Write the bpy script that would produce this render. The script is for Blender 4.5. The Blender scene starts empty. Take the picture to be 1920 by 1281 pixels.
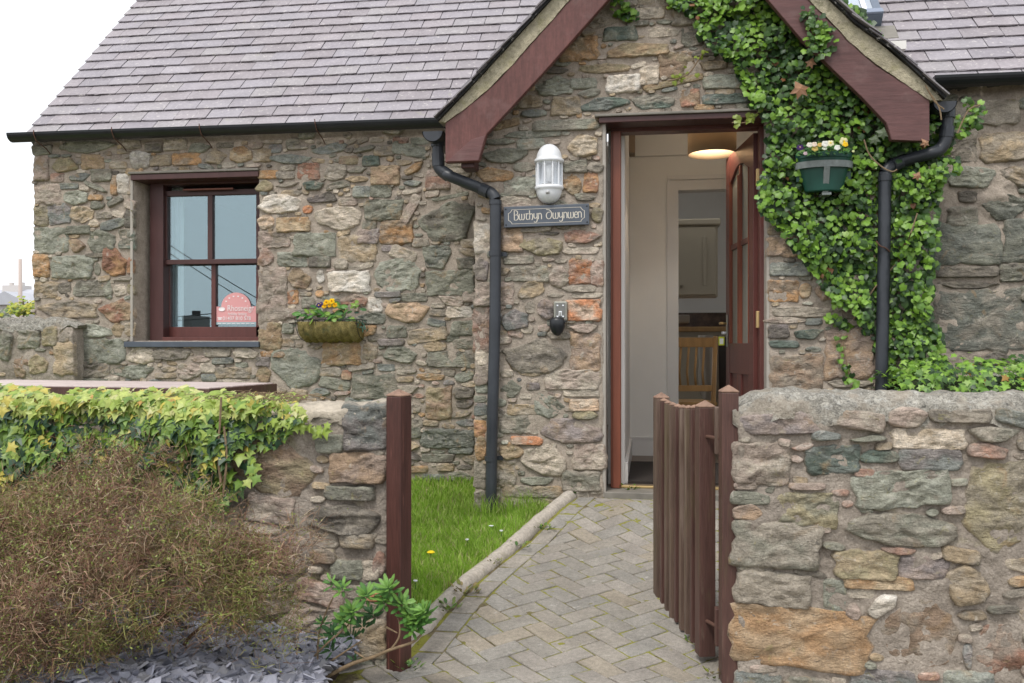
import bpy, math, random
import numpy as np
from mathutils import Vector, Matrix, noise, Euler
random.seed(7); rng = np.random.default_rng(7)
SC = bpy.context.scene; COL = SC.collection
R = math.radians
# ------------------------------------------------------------------ camera, world, sun, exposure
TH = R(8.6); FPX = 1700.0; EYE = 1.20; CX, HY = 960.0, 648.0
cam = bpy.data.cameras.new('camera'); camo = bpy.data.objects.new('camera', cam); COL.objects.link(camo)
camo.location = (0, 0, EYE); camo.rotation_euler = (R(90), 0, TH)
cam.sensor_width = 36; cam.lens = 36 * FPX / 1920; cam.shift_y = (HY - 640.5) / 1920
cam.clip_start = 0.05; cam.clip_end = 2000
SC.camera = camo
SUN_EL, SUN_AZ = R(58), R(200)           # azimuth measured clockwise from +Y
world = bpy.data.worlds.new('World'); SC.world = world; world.use_nodes = True
wn = world.node_tree; wn.nodes.clear()
sky = wn.nodes.new('ShaderNodeTexSky'); sky.sky_type = 'NISHITA'; sky.sun_disc = False
sky.sun_elevation = SUN_EL; sky.sun_rotation = SUN_AZ; sky.air_density = 1.0; sky.dust_density = 4.0
hsv = wn.nodes.new('ShaderNodeHueSaturation'); hsv.inputs['Saturation'].default_value = 0.25
mixc = wn.nodes.new('ShaderNodeMix'); mixc.data_type = 'RGBA'; mixc.inputs[0].default_value = 0.75
mixc.inputs[7].default_value = (11.2, 11.5, 12.0, 1)      # the even white of a closed cloud layer
bg = wn.nodes.new('ShaderNodeBackground'); bg.inputs[1].default_value = 0.11
wo = wn.nodes.new('ShaderNodeOutputWorld')
wn.links.new(sky.outputs[0], hsv.inputs['Color']); wn.links.new(hsv.outputs[0], mixc.inputs[6])
wn.links.new(mixc.outputs[2], bg.inputs[0]); wn.links.new(bg.outputs[0], wo.inputs[0])
sl = bpy.data.lights.new('sun', 'SUN'); sl.energy = 1.5; sl.angle = R(12); sl.color = (1.0, 0.95, 0.88)
so = bpy.data.objects.new('sun', sl); COL.objects.link(so)
sd = Vector((math.sin(SUN_AZ) * math.cos(SUN_EL), math.cos(SUN_AZ) * math.cos(SUN_EL), math.sin(SUN_EL)))
so.rotation_euler = sd.to_track_quat('Z', 'Y').to_euler(); so.location = (0, -5, 12)
SC.view_settings.view_transform = 'Standard'; SC.view_settings.look = 'None'
SC.view_settings.exposure = 0.36; SC.view_settings.gamma = 1.0
try: SC.view_settings.use_curve_mapping = False
except Exception: pass
SC.render.engine = 'CYCLES'; SC.cycles.use_denoising = True; SC.cycles.max_bounces = 8
SC.cycles.transparent_max_bounces = 12; SC.cycles.sample_clamp_indirect = 6

# ------------------------------------------------------------------ measuring helpers
CT, ST = math.cos(TH), math.sin(TH)
def at(px, py, Y):
    """the point of the plane y = Y that was measured at this place of the photograph"""
    u = (px - CX) / FPX; v = (HY - py) / FPX
    dx, dy = -ST + u * CT, CT + u * ST
    t = Y / dy
    return Vector((dx * t, Y, EYE + v * t))
PATH_Y = [2.0, 3.4, 4.1, 4.8, 5.25, 5.6]; PATH_Z = [0, 0, .085, .165, .285, .32]
def zpath(y): return float(np.interp(y, PATH_Y, PATH_Z))
def onpath(px, py):
    z = 0.1
    for _ in range(12):
        u = (px - CX) / FPX; t = (EYE - z) / ((py - HY) / FPX)
        x, y = (-ST + u * CT) * t, (CT + u * ST) * t; z = .5 * z + .5 * zpath(y)
    return Vector((x, y, z))
# ------------------------------------------------------------------ object helpers
WL = {}
def link(o, parent=None, loc=(0, 0, 0)):
    COL.objects.link(o); loc = Vector(loc)
    if parent is not None:
        o.parent = parent; o.location = loc - WL[parent.name]
    else: o.location = loc
    WL[o.name] = loc
    return o
def tag(o, label=None, cat=None, group=None, kind=None):
    if label: o['label'] = label
    if cat: o['category'] = cat
    if group: o['group'] = group
    if kind: o['kind'] = kind
    return o
def empty(name, loc, label=None, cat=None, group=None, kind=None):
    return tag(link(bpy.data.objects.new(name, None), None, loc), label, cat, group, kind)
def mk(name, V, F, mat, cols=None, smooth=True):
    me = bpy.data.meshes.new(name)
    V = np.asarray(V, dtype=np.float32)
    if isinstance(F, np.ndarray):
        k = F.shape[1]; n = F.shape[0]
        me.vertices.add(len(V)); me.vertices.foreach_set('co', V.ravel())
        me.loops.add(n * k); me.loops.foreach_set('vertex_index', F.astype(np.int32).ravel())
        me.polygons.add(n); me.polygons.foreach_set('loop_start', np.arange(0, n * k, k, dtype=np.int32))
        me.update(calc_edges=True)
    else:
        me.from_pydata([tuple(map(float, v)) for v in V], [], F)
    if cols is not None:
        a = me.color_attributes.new('col', 'FLOAT_COLOR', 'POINT')
        c = np.ones((len(V), 4), np.float32); c[:, :3] = np.asarray(cols, np.float32)
        a.data.foreach_set('color', c.ravel())
    if smooth: me.polygons.foreach_set('use_smooth', np.ones(len(me.polygons), bool))
    me.materials.append(mat); me.validate(); me.update()
    return me
def build(name, V, F, mat, parent=None, cols=None, smooth=False, bevel=0, origin=None, seg=2):
    V = np.asarray(V, dtype=np.float64)
    c = (V.min(0) + V.max(0)) / 2 if origin is None else np.array(origin)
    if parent is None and origin is None: c[2] = V[:, 2].min()
    o = bpy.data.objects.new(name, mk(name, V - c, F, mat, cols, smooth))
    link(o, parent, c)
    if bevel:
        b = o.modifiers.new('b', 'BEVEL'); b.width = bevel; b.segments = seg; b.limit_method = 'ANGLE'; b.angle_limit = R(35)
        b.harden_normals = False
    return o
class MB:
    def __init__(s): s.V = []; s.F = []
    def add(s, V, F):
        n = len(s.V); s.V += [tuple(v) for v in V]; s.F += [tuple(i + n for i in f) for f in F]; return s
    def box(s, lo, hi, rot=0, piv=None):
        x0, y0, z0 = lo; x1, y1, z1 = hi
        V = [(x0, y0, z0), (x1, y0, z0), (x1, y1, z0), (x0, y1, z0), (x0, y0, z1), (x1, y0, z1), (x1, y1, z1), (x0, y1, z1)]
        if rot:
            p = piv or ((x0 + x1) / 2, (y0 + y1) / 2); c, q = math.cos(rot), math.sin(rot)
            V = [(p[0] + (a - p[0]) * c - (b - p[1]) * q, p[1] + (a - p[0]) * q + (b - p[1]) * c, d) for a, b, d in V]
        return s.add(V, [(0, 3, 2, 1), (4, 5, 6, 7), (0, 1, 5, 4), (1, 2, 6, 5), (2, 3, 7, 6), (3, 0, 4, 7)])
    def prism(s, P, y0, y1):                       # polygon in x,z (counter clockwise seen from -y) pushed back along y
        n = len(P); V = [(a, y0, b) for a, b in P] + [(a, y1, b) for a, b in P]
        F = [tuple(range(n)), tuple(range(2 * n - 1, n - 1, -1))] + [(i, i + n, (i + 1) % n + n, (i + 1) % n) for i in range(n)]
        return s.add(V, F)
    def tube(s, P, r, n=8, cap=True):
        P = [Vector(p) for p in P]; m = len(P); rr = r if isinstance(r, (list, tuple)) else [r] * m
        V = []; up = Vector((0.123, 0.05, 1)).normalized(); u = None
        for i, p in enumerate(P):
            d = (P[min(i + 1, m - 1)] - P[max(i - 1, 0)]).normalized()
            if u is None:
                u = d.cross(up if abs(d.dot(up)) < .95 else Vector((1, 0, 0))).normalized()
            else: u = (u - d * u.dot(d)).normalized()
            w = d.cross(u)
            for k in range(n):
                a = 2 * math.pi * k / n; V.append(p + (u * math.cos(a) + w * math.sin(a)) * rr[i])
        F = [(i * n + k, i * n + (k + 1) % n, (i + 1) * n + (k + 1) % n, (i + 1) * n + k) for i in range(m - 1) for k in range(n)]
        if cap: F += [tuple(range(n - 1, -1, -1)), tuple((m - 1) * n + k for k in range(n))]
        return s.add(V, F)
    def lathe(s, prof, c, n=24, a0=0, a1=2 * math.pi, sy=1.0):   # prof (r,z)
        full = abs(a1 - a0 - 2 * math.pi) < 1e-6; m = n if full else n + 1; V = []
        for r_, z in prof:
            for k in range(m):
                a = a0 + (a1 - a0) * k / n; V.append((c[0] + r_ * math.cos(a), c[1] + r_ * math.sin(a) * sy, c[2] + z))
        F = []
        for i in range(len(prof) - 1):
            for k in range(n):
                k2 = (k + 1) % m; F.append((i * m + k, i * m + k2, (i + 1) * m + k2, (i + 1) * m + k))
        return s.add(V, F)
    def out(s, name, mat, parent=None, **kw): return build(name, s.V, s.F, mat, parent, **kw)
def smooth_path(P, k=6):
    P = [Vector(p) for p in P]; out = []
    for i in range(len(P) - 1):
        p0, p1, p2, p3 = P[max(i - 1, 0)], P[i], P[i + 1], P[min(i + 2, len(P) - 1)]
        for j in range(k):
            t = j / k
            out.append(.5 * ((2 * p1) + (p2 - p0) * t + (2 * p0 - 5 * p1 + 4 * p2 - p3) * t * t + (3 * p1 - p0 - 3 * p2 + p3) * t ** 3))
    out.append(P[-1]); return out
# ------------------------------------------------------------------ materials
def gm(name, base=None, rough=.7, var=(), tints=(), bump=(), spec=.4, trans=0, metal=0, coat=0, attr=False, rvar=0, warp=0):
    """base colour (or the mesh's own 'col') with noise variation, patches of other colours and relief"""
    m = bpy.data.materials.new(name); m.use_nodes = True; nt = m.node_tree; L = nt.links
    b = nt.nodes['Principled BSDF']; b.inputs['Roughness'].default_value = rough
    b.inputs['Specular IOR Level'].default_value = spec; b.inputs['Metallic'].default_value = metal
    b.inputs['Coat Weight'].default_value = coat
    geo = nt.nodes.new('ShaderNodeNewGeometry')
    def nz(scale, stretch=(1, 1, 1), detail=4, rot=0):
        mp = nt.nodes.new('ShaderNodeMapping'); mp.inputs['Scale'].default_value = [scale * q for q in stretch]
        mp.inputs['Rotation'].default_value = (0, rot, 0)
        L.new(geo.outputs['Position'], mp.inputs[0])
        n = nt.nodes.new('ShaderNodeTexNoise'); n.inputs['Scale'].default_value = 1; n.inputs['Detail'].default_value = detail
        n.inputs['Roughness'].default_value = .6; n.inputs['Distortion'].default_value = warp
        L.new(mp.outputs[0], n.inputs['Vector']); return n.outputs[0]
    if attr:
        a = nt.nodes.new('ShaderNodeAttribute'); a.attribute_name = 'col'; c = a.outputs['Color']
    else:
        rgb = nt.nodes.new('ShaderNodeRGB'); rgb.outputs[0].default_value = (*base, 1); c = rgb.outputs[0]
    for v in var:
        sc, am = v[0], v[1]; n = nz(sc, v[2] if len(v) > 2 else (1, 1, 1), 5, v[3] if len(v) > 3 else 0)
        mr = nt.nodes.new('ShaderNodeMapRange'); L.new(n, mr.inputs[0])
        mr.inputs[1].default_value = .32; mr.inputs[2].default_value = .68; mr.inputs[3].default_value = 1 - am; mr.inputs[4].default_value = 1 + am
        vm = nt.nodes.new('ShaderNodeVectorMath'); vm.operation = 'SCALE'; L.new(c, vm.inputs[0]); L.new(mr.outputs[0], vm.inputs['Scale'])
        c = vm.outputs[0]
    for t in tints:
        tc, sc, lo, hi, am = t[:5]; n = nz(sc, t[5] if len(t) > 5 else (1, 1, 1), 6)
        mr = nt.nodes.new('ShaderNodeMapRange'); L.new(n, mr.inputs[0]); mr.inputs[1].default_value = lo; mr.inputs[2].default_value = hi
        mr.inputs[4].default_value = am
        mx = nt.nodes.new('ShaderNodeMix'); mx.data_type = 'RGBA'; L.new(mr.outputs[0], mx.inputs[0]); L.new(c, mx.inputs[6]); mx.inputs[7].default_value = (*tc, 1)
        c = mx.outputs[2]
    L.new(c, b.inputs['Base Color'])
    prev = None
    for bp in bump:
        sc, dist = bp[0], bp[1]; n = nz(sc, bp[2] if len(bp) > 2 else (1, 1, 1), 6, bp[3] if len(bp) > 3 else 0)
        bn = nt.nodes.new('ShaderNodeBump'); bn.inputs['Strength'].default_value = 1; bn.inputs['Distance'].default_value = dist
        L.new(n, bn.inputs['Height'])
        if prev: L.new(prev, bn.inputs['Normal'])
        prev = bn.outputs[0]
    if prev: L.new(prev, b.inputs['Normal'])
    if rvar:
        n = nz(rvar[0]); mr = nt.nodes.new('ShaderNodeMapRange'); L.new(n, mr.inputs[0]); mr.inputs[1].default_value = .3; mr.inputs[2].default_value = .7
        mr.inputs[3].default_value = rough - rvar[1]; mr.inputs[4].default_value = rough + rvar[1]; L.new(mr.outputs[0], b.inputs['Roughness'])
    if trans:
        tr = nt.nodes.new('ShaderNodeBsdfTranslucent'); L.new(c, tr.inputs[0]); ms = nt.nodes.new('ShaderNodeMixShader'); ms.inputs[0].default_value = trans
        L.new(b.outputs[0], ms.inputs[1]); L.new(tr.outputs[0], ms.inputs[2]); L.new(ms.outputs[0], nt.nodes['Material Output'].inputs[0])
    return m
M = {}
M['stone'] = gm('stone', attr=True, rough=.9, spec=.22, warp=.9, var=[(9, .16), (30, .24, (.6, 1, 1.4), .3), (150, .26)],
    tints=[((.38, .25, .13), 8, .60, .69, .45), ((.50, .46, .40), 22, .60, .68, .55), ((.055, .055, .05), 26, .63, .72, .6, (.5, 1, 1.5)), ((.32, .29, .12), 30, .62, .70, .4), ((.50, .47, .42), 110, .63, .70, .55), ((.33, .28, .225), 12, .62, .70, .7)],
    bump=[(13, .020, (.7, 1, 1.3), .3), (48, .010, (.5, 1, 1.6), -.2), (170, .0035)])
M['mortar'] = gm('mortar', (.375, .32, .265), rough=.95, spec=.15, var=[(4, .14), (25, .12), (120, .16)],
    tints=[((.23, .19, .155), 8, .52, .72, .55), ((.46, .42, .36), 90, .64, .72, .5), ((.26, .25, .15), 5, .6, .75, .3)], bump=[(30, .010), (110, .005), (350, .0016)])
M['mortar_front'] = gm('front_mortar', (.335, .29, .245), rough=.95, spec=.15, var=[(4, .14), (25, .15), (120, .2)],
    tints=[((.18, .15, .12), 7, .50, .70, .6), ((.55, .5, .44), 75, .64, .70, .7), ((.28, .27, .12), 5, .6, .72, .5)], bump=[(24, .014), (90, .007), (300, .002)])
M['render'] = gm('smooth_render', (.37, .34, .30), rough=.9, var=[(5, .08), (60, .05)], bump=[(60, .002)])
M['coping'] = gm('lichened_concrete', (.29, .275, .24), rough=.95, spec=.15, var=[(5, .25), (40, .3), (160, .3)],
    tints=[((.55, .54, .50), 48, .55, .68, .6), ((.08, .08, .075), 60, .58, .68, .75), ((.33, .28, .22), 9, .5, .62, .6), ((.36, .33, .12), 12, .62, .74, .3)], bump=[(14, .012), (80, .010), (260, .003)])
M['coping_dry'] = gm('dry_concrete', (.42, .37, .30), rough=.95, spec=.15, var=[(5, .15), (50, .15)],
    tints=[((.25, .22, .18), 9, .55, .7, .7), ((.6, .56, .5), 60, .62, .7, .5)], bump=[(14, .012), (90, .006)])
M['slate'] = gm('roof_slate', attr=True, rough=.62, spec=.45, var=[(7, .10), (45, .10)],
    tints=[((.55, .52, .50), 40, .60, .68, .7), ((.10, .10, .09), 90, .66, .74, .5), ((.32, .33, .20), 14, .64, .74, .35)], bump=[(30, .003), (140, .0015)], rvar=(20, .12))
M['verge'] = gm('verge_mortar', (.40, .36, .26), rough=.95, var=[(6, .15), (50, .2)], tints=[((.14, .14, .08), 22, .58, .68, .7), ((.3, .28, .12), 9, .55, .7, .4)], bump=[(30, .008), (120, .004)])
M['moss'] = gm('moss', (.075, .065, .03), rough=1, spec=.05, var=[(40, .4)], tints=[((.20, .19, .05), 30, .5, .65, .7)], bump=[(60, .01)])
M['board'] = gm('red_brown_board', (.118, .046, .040), rough=.5, spec=.4, var=[(3, .14), (40, .10, (1, 1, 1)), (12, .2, (4, 1, .7), .75)],
    tints=[((.22, .13, .12), 7, .56, .75, .45), ((.5, .45, .42), 35, .74, .77, .8), ((.05, .025, .02), 18, .66, .8, .5, (4, 1, .7))], bump=[(14, .0022, (5, 1, .6), .75), (60, .0008)])
M['board_r'] = gm('brown_board', (.120, .055, .052), rough=.5, spec=.4, var=[(3, .14), (12, .16, (.7, 1, 4), .75)],
    tints=[((.2, .13, .12), 7, .56, .75, .45), ((.05, .025, .02), 18, .64, .78, .6, (.7, 1, 4))], bump=[(14, .0018, (.6, 1, 5), .75)])
M['joinery'] = gm('red_brown_joinery', (.105, .034, .028), rough=.38, spec=.45, var=[(8, .14, (3, 3, .4))], bump=[(30, .0006, (5, 5, .3))])
M['joinery_dark'] = gm('dark_joinery', (.070, .030, .028), rough=.42, spec=.4, var=[(8, .12, (3, 3, .5))], bump=[(30, .0006, (5, 5, .3))])
M['joinery_orange'] = gm('worn_red_joinery', (.19, .058, .032), rough=.4, spec=.45, var=[(8, .14, (4, 4, .4))], bump=[(30, .0006, (5, 5, .3))])
M['gatewood'] = gm('stained_gate_wood', (.085, .042, .034), rough=.5, spec=.4, var=[(6, .2, (3, 3, .4)), (60, .2, (3, 3, .2))],
    tints=[((.17, .12, .09), 12, .58, .72, .6, (3, 3, .5)), ((.10, .09, .04), 5, .55, .7, .5, (2, 2, .5))], bump=[(40, .002, (4, 4, .2))])
M['gatepale'] = gm('faded_picket_wood', (.125, .082, .062), rough=.6, spec=.35, var=[(6, .25, (3, 3, .4)), (60, .2, (3, 3, .2))],
    tints=[((.28, .21, .17), 9, .56, .7, .6, (3, 3, .3)), ((.13, .11, .05), 5, .52, .7, .5, (2, 2, .5))], bump=[(40, .002, (4, 4, .2))])
M['postred'] = gm('stained_post_wood', (.070, .027, .021), rough=.5, spec=.4, var=[(6, .22, (3, 3, .4)), (60, .25, (3, 3, .2))],
    tints=[((.30, .13, .10), 30, .63, .7, .7, (3, 3, .12))], bump=[(40, .002, (4, 4, .15))])
M['posttip'] = gm('worn_post_top', (.25, .155, .11), rough=.75, var=[(30, .3)], bump=[(60, .002)])
M['table'] = gm('weathered_table_wood', (.50, .415, .39), rough=.5, spec=.5, var=[(5, .14), (60, .12, (.3, 1, 1))], bump=[(40, .001, (.2, 2, 2))])
M['black'] = gm('black_plastic', (.012, .014, .017), rough=.4, spec=.45, var=[(9, .15)], rvar=(12, .08))
M['pipe'] = gm('grey_black_plastic', (.036, .041, .05), rough=.42, spec=.45, var=[(6, .18)], tints=[((.2, .2, .19), 90, .7, .74, .5)], rvar=(9, .1))
M['white'] = gm('white_plastic', (.80, .82, .85), rough=.35, spec=.5)
M['signslate'] = gm('sign_slate', (.085, .10, .125), rough=.5, spec=.45, var=[(20, .1)])
M['letters'] = gm('cream_letter_paint', (.62, .58, .50), rough=.6)
M['sill'] = gm('slate_sill', (.07, .085, .11), rough=.45, spec=.5, var=[(10, .15)])
M['lead'] = gm('lead_drip', (.20, .185, .16), rough=.6, var=[(10, .2)])
M['grey'] = gm('grey_metal', (.30, .30, .26), rough=.45, metal=.3, var=[(60, .15)])
M['galv'] = gm('galvanised_strap', (.19, .215, .21), rough=.5, var=[(50, .15)])
M['brass'] = gm('brass', (.65, .47, .22), rough=.3, metal=.8)
M['rust'] = gm('rusty_iron', (.10, .05, .035), rough=.9)
M['wire'] = gm('black_wire', (.02, .02, .018), rough=.6)
M['greenpot'] = gm('dark_green_plastic', (.010, .062, .045), rough=.42, spec=.45, var=[(8, .15)])
M['coir'] = gm('coir_liner', (.25, .205, .085), rough=1, spec=.05, var=[(30, .3), (160, .35)], tints=[((.05, .10, .07), 14, .55, .7, .6)], bump=[(60, .008), (260, .004)])
M['soil'] = gm('dark_soil', (.05, .032, .022), rough=1, var=[(60, .4)], bump=[(60, .01)])
M['ground'] = gm('ground_earth', (.10, .085, .055), rough=1, var=[(.5, .2), (9, .2)], bump=[(20, .01)])
M['turf'] = gm('turf_under_blades', (.23, .30, .07), rough=1, spec=.05, var=[(6, .25), (60, .25)])
M['grass'] = gm('grass_blade', attr=True, rough=.55, spec=.3, trans=.5, var=[(3, .18)])
M['leaf'] = gm('leaf', attr=True, rough=.42, spec=.45, trans=.22, var=[(70, .16)])
M['petal'] = gm('petal', attr=True, rough=.6, spec=.2, trans=.3)
M['bark'] = gm('shrub_bark', attr=True, rough=.9, spec=.1)
M['stem'] = gm('woody_stem', (.21, .15, .09), rough=.9, var=[(60, .25)], bump=[(90, .002)])
M['paver'] = gm('concrete_paver', attr=True, rough=.9, spec=.25, var=[(7, .14), (60, .16), (230, .22)],
    tints=[((.48, .46, .42), 11, .67, .72, .7), ((.24, .22, .09), 18, .64, .74, .4)], bump=[(120, .002), (320, .0012)])
M['joint'] = gm('mossy_joint', (.15, .125, .075), rough=1, spec=.05, var=[(40, .35)], tints=[((.25, .25, .05), 6, .40, .52, .9), ((.06, .05, .035), 30, .6, .7, .6)], bump=[(70, .008), (240, .003)])
M['kerb'] = gm('kerb_concrete', (.43, .385, .33), rough=.95, var=[(8, .15), (70, .2)], tints=[((.22, .2, .13), 12, .56, .7, .4)], bump=[(50, .004), (180, .002)])
M['chip'] = gm('slate_chipping', attr=True, rough=.6, spec=.4, var=[(30, .15)], bump=[(60, .002)])
M['plaster'] = gm('white_plaster', (.80, .78, .74), rough=.8, var=[(3, .03)])
M['gloss'] = gm('white_gloss', (.72, .70, .67), rough=.35)
M['carpet'] = gm('dark_doormat', (.035, .028, .024), rough=1, var=[(120, .4)], bump=[(200, .004)])
M['floor'] = gm('kitchen_floor', (.16, .12, .09), rough=.4, var=[(10, .2)])
M['cab'] = gm('cream_cabinet', (.52, .46, .35), rough=.4)
M['tile'] = gm('dark_brown_tile', (.09, .06, .045), rough=.25, var=[(12, .4)])
M['oak'] = gm('oak_chair', (.46, .27, .11), rough=.45, var=[(10, .15, (2, 2, .5))])
M['cloth'] = gm('grey_cloth', (.30, .26, .21), rough=.9)
M['darkcloth'] = gm('dark_cloth', (.06, .05, .045), rough=.9)
M['farwall'] = gm('far_render', (.55, .52, .5), rough=.9); M['farroof'] = gm('far_slate', (.42, .43, .47), rough=.7, var=[(1.5, .08)])
M['polewood'] = gm('pole_wood', (.50, .42, .38), rough=.9)
M['tagyellow'] = gm('yellow_tag', (.55, .62, .03), rough=.4); M['paper'] = gm('paper', (.8, .8, .78), rough=.6)
M['alu'] = gm('grey_rooflight_metal', (.12, .15, .20), rough=.4, spec=.5)
def glassmat(name, refl, tint, tcol, rough=.0):
    m = bpy.data.materials.new(name); m.use_nodes = True; nt = m.node_tree; nt.nodes.clear()
    g = nt.nodes.new('ShaderNodeBsdfGlossy'); g.inputs['Color'].default_value = (*tint, 1); g.inputs['Roughness'].default_value = rough
    t = nt.nodes.new('ShaderNodeBsdfTransparent'); t.inputs[0].default_value = (*tcol, 1)
    mx = nt.nodes.new('ShaderNodeMixShader'); mx.inputs[0].default_value = refl
    o = nt.nodes.new('ShaderNodeOutputMaterial'); nt.links.new(t.outputs[0], mx.inputs[1]); nt.links.new(g.outputs[0], mx.inputs[2]); nt.links.new(mx.outputs[0], o.inputs[0]); return m
M['glass'] = glassmat('window_glass', .18, (.78, .95, 1.0), (.86, .93, .95))
M['glass_door'] = gm('obscured_glass', (.50, .52, .47), rough=.12, trans=.5, spec=.6)
M['glass_lamp'] = glassmat('lamp_glass', .15, (1, 1, 1), (.93, .95, .97), .05)
M['glass_sky'] = glassmat('rooflight_glass', .6, (.9, .95, 1.0), (.5, .55, .6))
def emis(name, col, s):
    m = bpy.data.materials.new(name); m.use_nodes = True; b = m.node_tree.nodes['Principled BSDF']
    b.inputs['Base Color'].default_value = (*col, 1); b.inputs['Emission Color'].default_value = (*col, 1); b.inputs['Emission Strength'].default_value = s; return m
M['shade'] = gm('lamp_shade_cloth', (.50, .39, .26), rough=.8, trans=.14); M['bulb'] = emis('lit_bulb', (1, .72, .42), 2.0)

# ------------------------------------------------------------------ stones
PAL0 = dict(g=(.225, .23, .19), G=(.115, .145, .125), b=(.195, .21, .20), h=(.30, .315, .27), e=(.16, .17, .15), o=(.40, .245, .13), O=(.45, .215, .12),
           r=(.29, .165, .12), q=(.42, .31, .22), t=(.36, .29, .20), c=(.53, .47, .39), w=(.54, .52, .48), p=(.36, .295, .255), y=(.28, .25, .165),
           d=(.15, .138, .12), m=(.23, .205, .20), n=(.28, .255, .215), k=(.41, .37, .31), v=(.28, .21, .155), B=(.34, .255, .17))
PAL = {k: tuple(1.07 * c * f for c, f in zip(v, (1.03, 1.0, .97))) for k, v in PAL0.items()}
SECOND = dict(g='nhgd', G='gnb', b='ghm', h='gkn', e='gne', o='trn', O='ocp', r='ont', q='tcp', t='okn', c='wkt', w='ckn', p='nrk', y='tng', d='ngm', m='ndp', n='gktd', k='cnp', v='nty', B='toy')
def stone_geo(cx, cz, w, h, rot, key, Y, prot, blocky=None, dens=1.0):
    n = int(max(18, min(44, 150 * (w + h)))) if w + h < .4 else 40
    rings = [(1.06, -1.3, -.006), (1.0, .0, -.002), (.95, .62, 0), (.86, .92, 0), (.70, 1.0, 0), (.52, 1.0, 0), (.34, 1.0, 0), (.15, 1.0, 0)] if w < .16 else [(1.05, -1.3, 0), (1.0, .0, 0), (.97, .6, 0), (.91, .92, 0), (.82, 1.0, 0), (.72, 1.0, 0), (.61, 1.0, 0), (.5, 1.0, 0), (.39, 1.0, 0), (.28, 1.0, 0), (.17, 1.0, 0), (.07, 1, 0)]
    sx, sz = random.uniform(-50, 50), random.uniform(-50, 50)
    e = blocky or random.choice([random.uniform(2.5, 3.8), random.uniform(3.9, 5)]); skew = random.uniform(-.25, .25); taper = random.uniform(-.2, .2)
    tx, tz = random.uniform(-.35, .35), random.uniform(-.5, .1)
    base = np.array(PAL[key]) * random.uniform(.78, 1.20); sec = np.array(PAL[random.choice(SECOND[key])]) * random.uniform(.8, 1.15)
    # an angular outline: corners joined by nearly straight, chipped edges
    K = random.choice([5, 5, 6, 6, 7]) if e < 3.9 else 4
    if K == 4: ang = [math.atan2(h * b, w * a) + random.gauss(0, .05) for a, b in ((1, 1), (-1, 1), (-1, -1), (1, -1))]; ang = [a % (2 * math.pi) for a in ang]
    else: ang = sorted([(2 * math.pi * (k + random.uniform(-.32, .32)) / K + .3) % (2 * math.pi) for k in range(K)])
    cor = []
    for a in sorted(ang):
        if K == 4: L_ = random.uniform(.93, 1.03); cor.append((math.copysign(w / 2, math.cos(a)) * L_, math.copysign(h / 2, math.sin(a)) * random.uniform(.9, 1.04)))
        else:
            ca, sa = math.cos(a), math.sin(a); rr = (abs(ca) ** e + abs(sa) ** e) ** (-1 / e) * random.uniform(.90, 1.10); cor.append((ca * rr * w / 2 * 1.03, sa * rr * h / 2 * 1.03))
    per = [math.dist(cor[i], cor[(i + 1) % len(cor)]) for i in range(len(cor))]; tot = sum(per)
    out = []
    for k in range(n):
        d = tot * k / n; i = 0
        while d > per[i] and i < len(per) - 1: d -= per[i]; i += 1
        t = d / per[i]; a, b = cor[i], cor[(i + 1) % len(cor)]
        out.append([(a[0] + (b[0] - a[0]) * t) * min(1.16, 1 + .020 / w), (a[1] + (b[1] - a[1]) * t) * min(1.24, 1 + .022 / h)])
    for _ in range(1 if e > 2.9 else 2 if e > 2.45 else 5): out = [[(out[k - 1][c] + 2 * out[k][c] + out[(k + 1) % n][c]) / 4 for c in (0, 1)] for k in range(n)]
    V = []; C = []; cr, sr = math.cos(rot), math.sin(rot); m_ = min(w, h); amp = min(.012, .11 * m_)
    rst = random.gauss(0, .3); c3, s3 = math.cos(rst), math.sin(rst); lay = random.choice([1, 1.6, 2.4])
    for fr, dep, _d in rings:
        for k in range(n):
            lx, lz = out[k]
            j_ = 1 + .07 * noise.noise((lx * 22 + sx, lz * 22, sz)) * 2 + .05 * noise.noise((lx * 70 + sx, lz * 70, sz)) * 2
            j_ = 1 + (j_ - 1) * max(0, (fr - .7) / .3) ** 2; lx, lz = lx * j_ * fr, lz * j_ * fr
            px = cx + lx * cr - lz * sr; pz = cz + lx * sr + lz * cr
            u, v = lx * c3 - lz * s3, lx * s3 + lz * c3
            q = noise.noise((u * 11 + sx, 0, v * 11 * lay + sz)) + .7 * noise.noise((u * 26 + sx, 3, v * 28 * lay)) + .4 * noise.noise((u * 70, 3 + sx, v * 75))
            off = prot * dep + (amp * q * 1.3 + prot * (tx * lx / w + tz * lz / h) * 1.2) * (1 if dep > .6 else .35)
            if fr < .7: off -= .0
            V.append((px, Y - off, pz))
            mm = min(1, max(0, .45 + 2.2 * noise.noise((px * 9 + sx, 9, pz * 14 + sz)) + .8 * noise.noise((px * 40 + sx, 9, pz * 50 + sz))))
            cc = base * (1 - mm * .75) + sec * mm * .75
            if dep < .5: cc = cc * .5 + np.array((.33, .28, .225)) * .5
            C.append(cc)
    F = []
    for i in range(len(rings) - 1):
        for k in range(n): F.append((i * n + k, i * n + (k + 1) % n, (i + 1) * n + (k + 1) % n, (i + 1) * n + k))
    F.append(tuple((len(rings) - 1) * n + k for k in range(n)))
    return V, F, C
def in_poly(x, z, P):
    c = False; j = len(P) - 1
    for i in range(len(P)):
        if (P[i][1] > z) != (P[j][1] > z) and x < (P[j][0] - P[i][0]) * (z - P[i][1]) / (P[j][1] - P[i][1]) + P[i][0]: c = not c
        j = i
    return c
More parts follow.
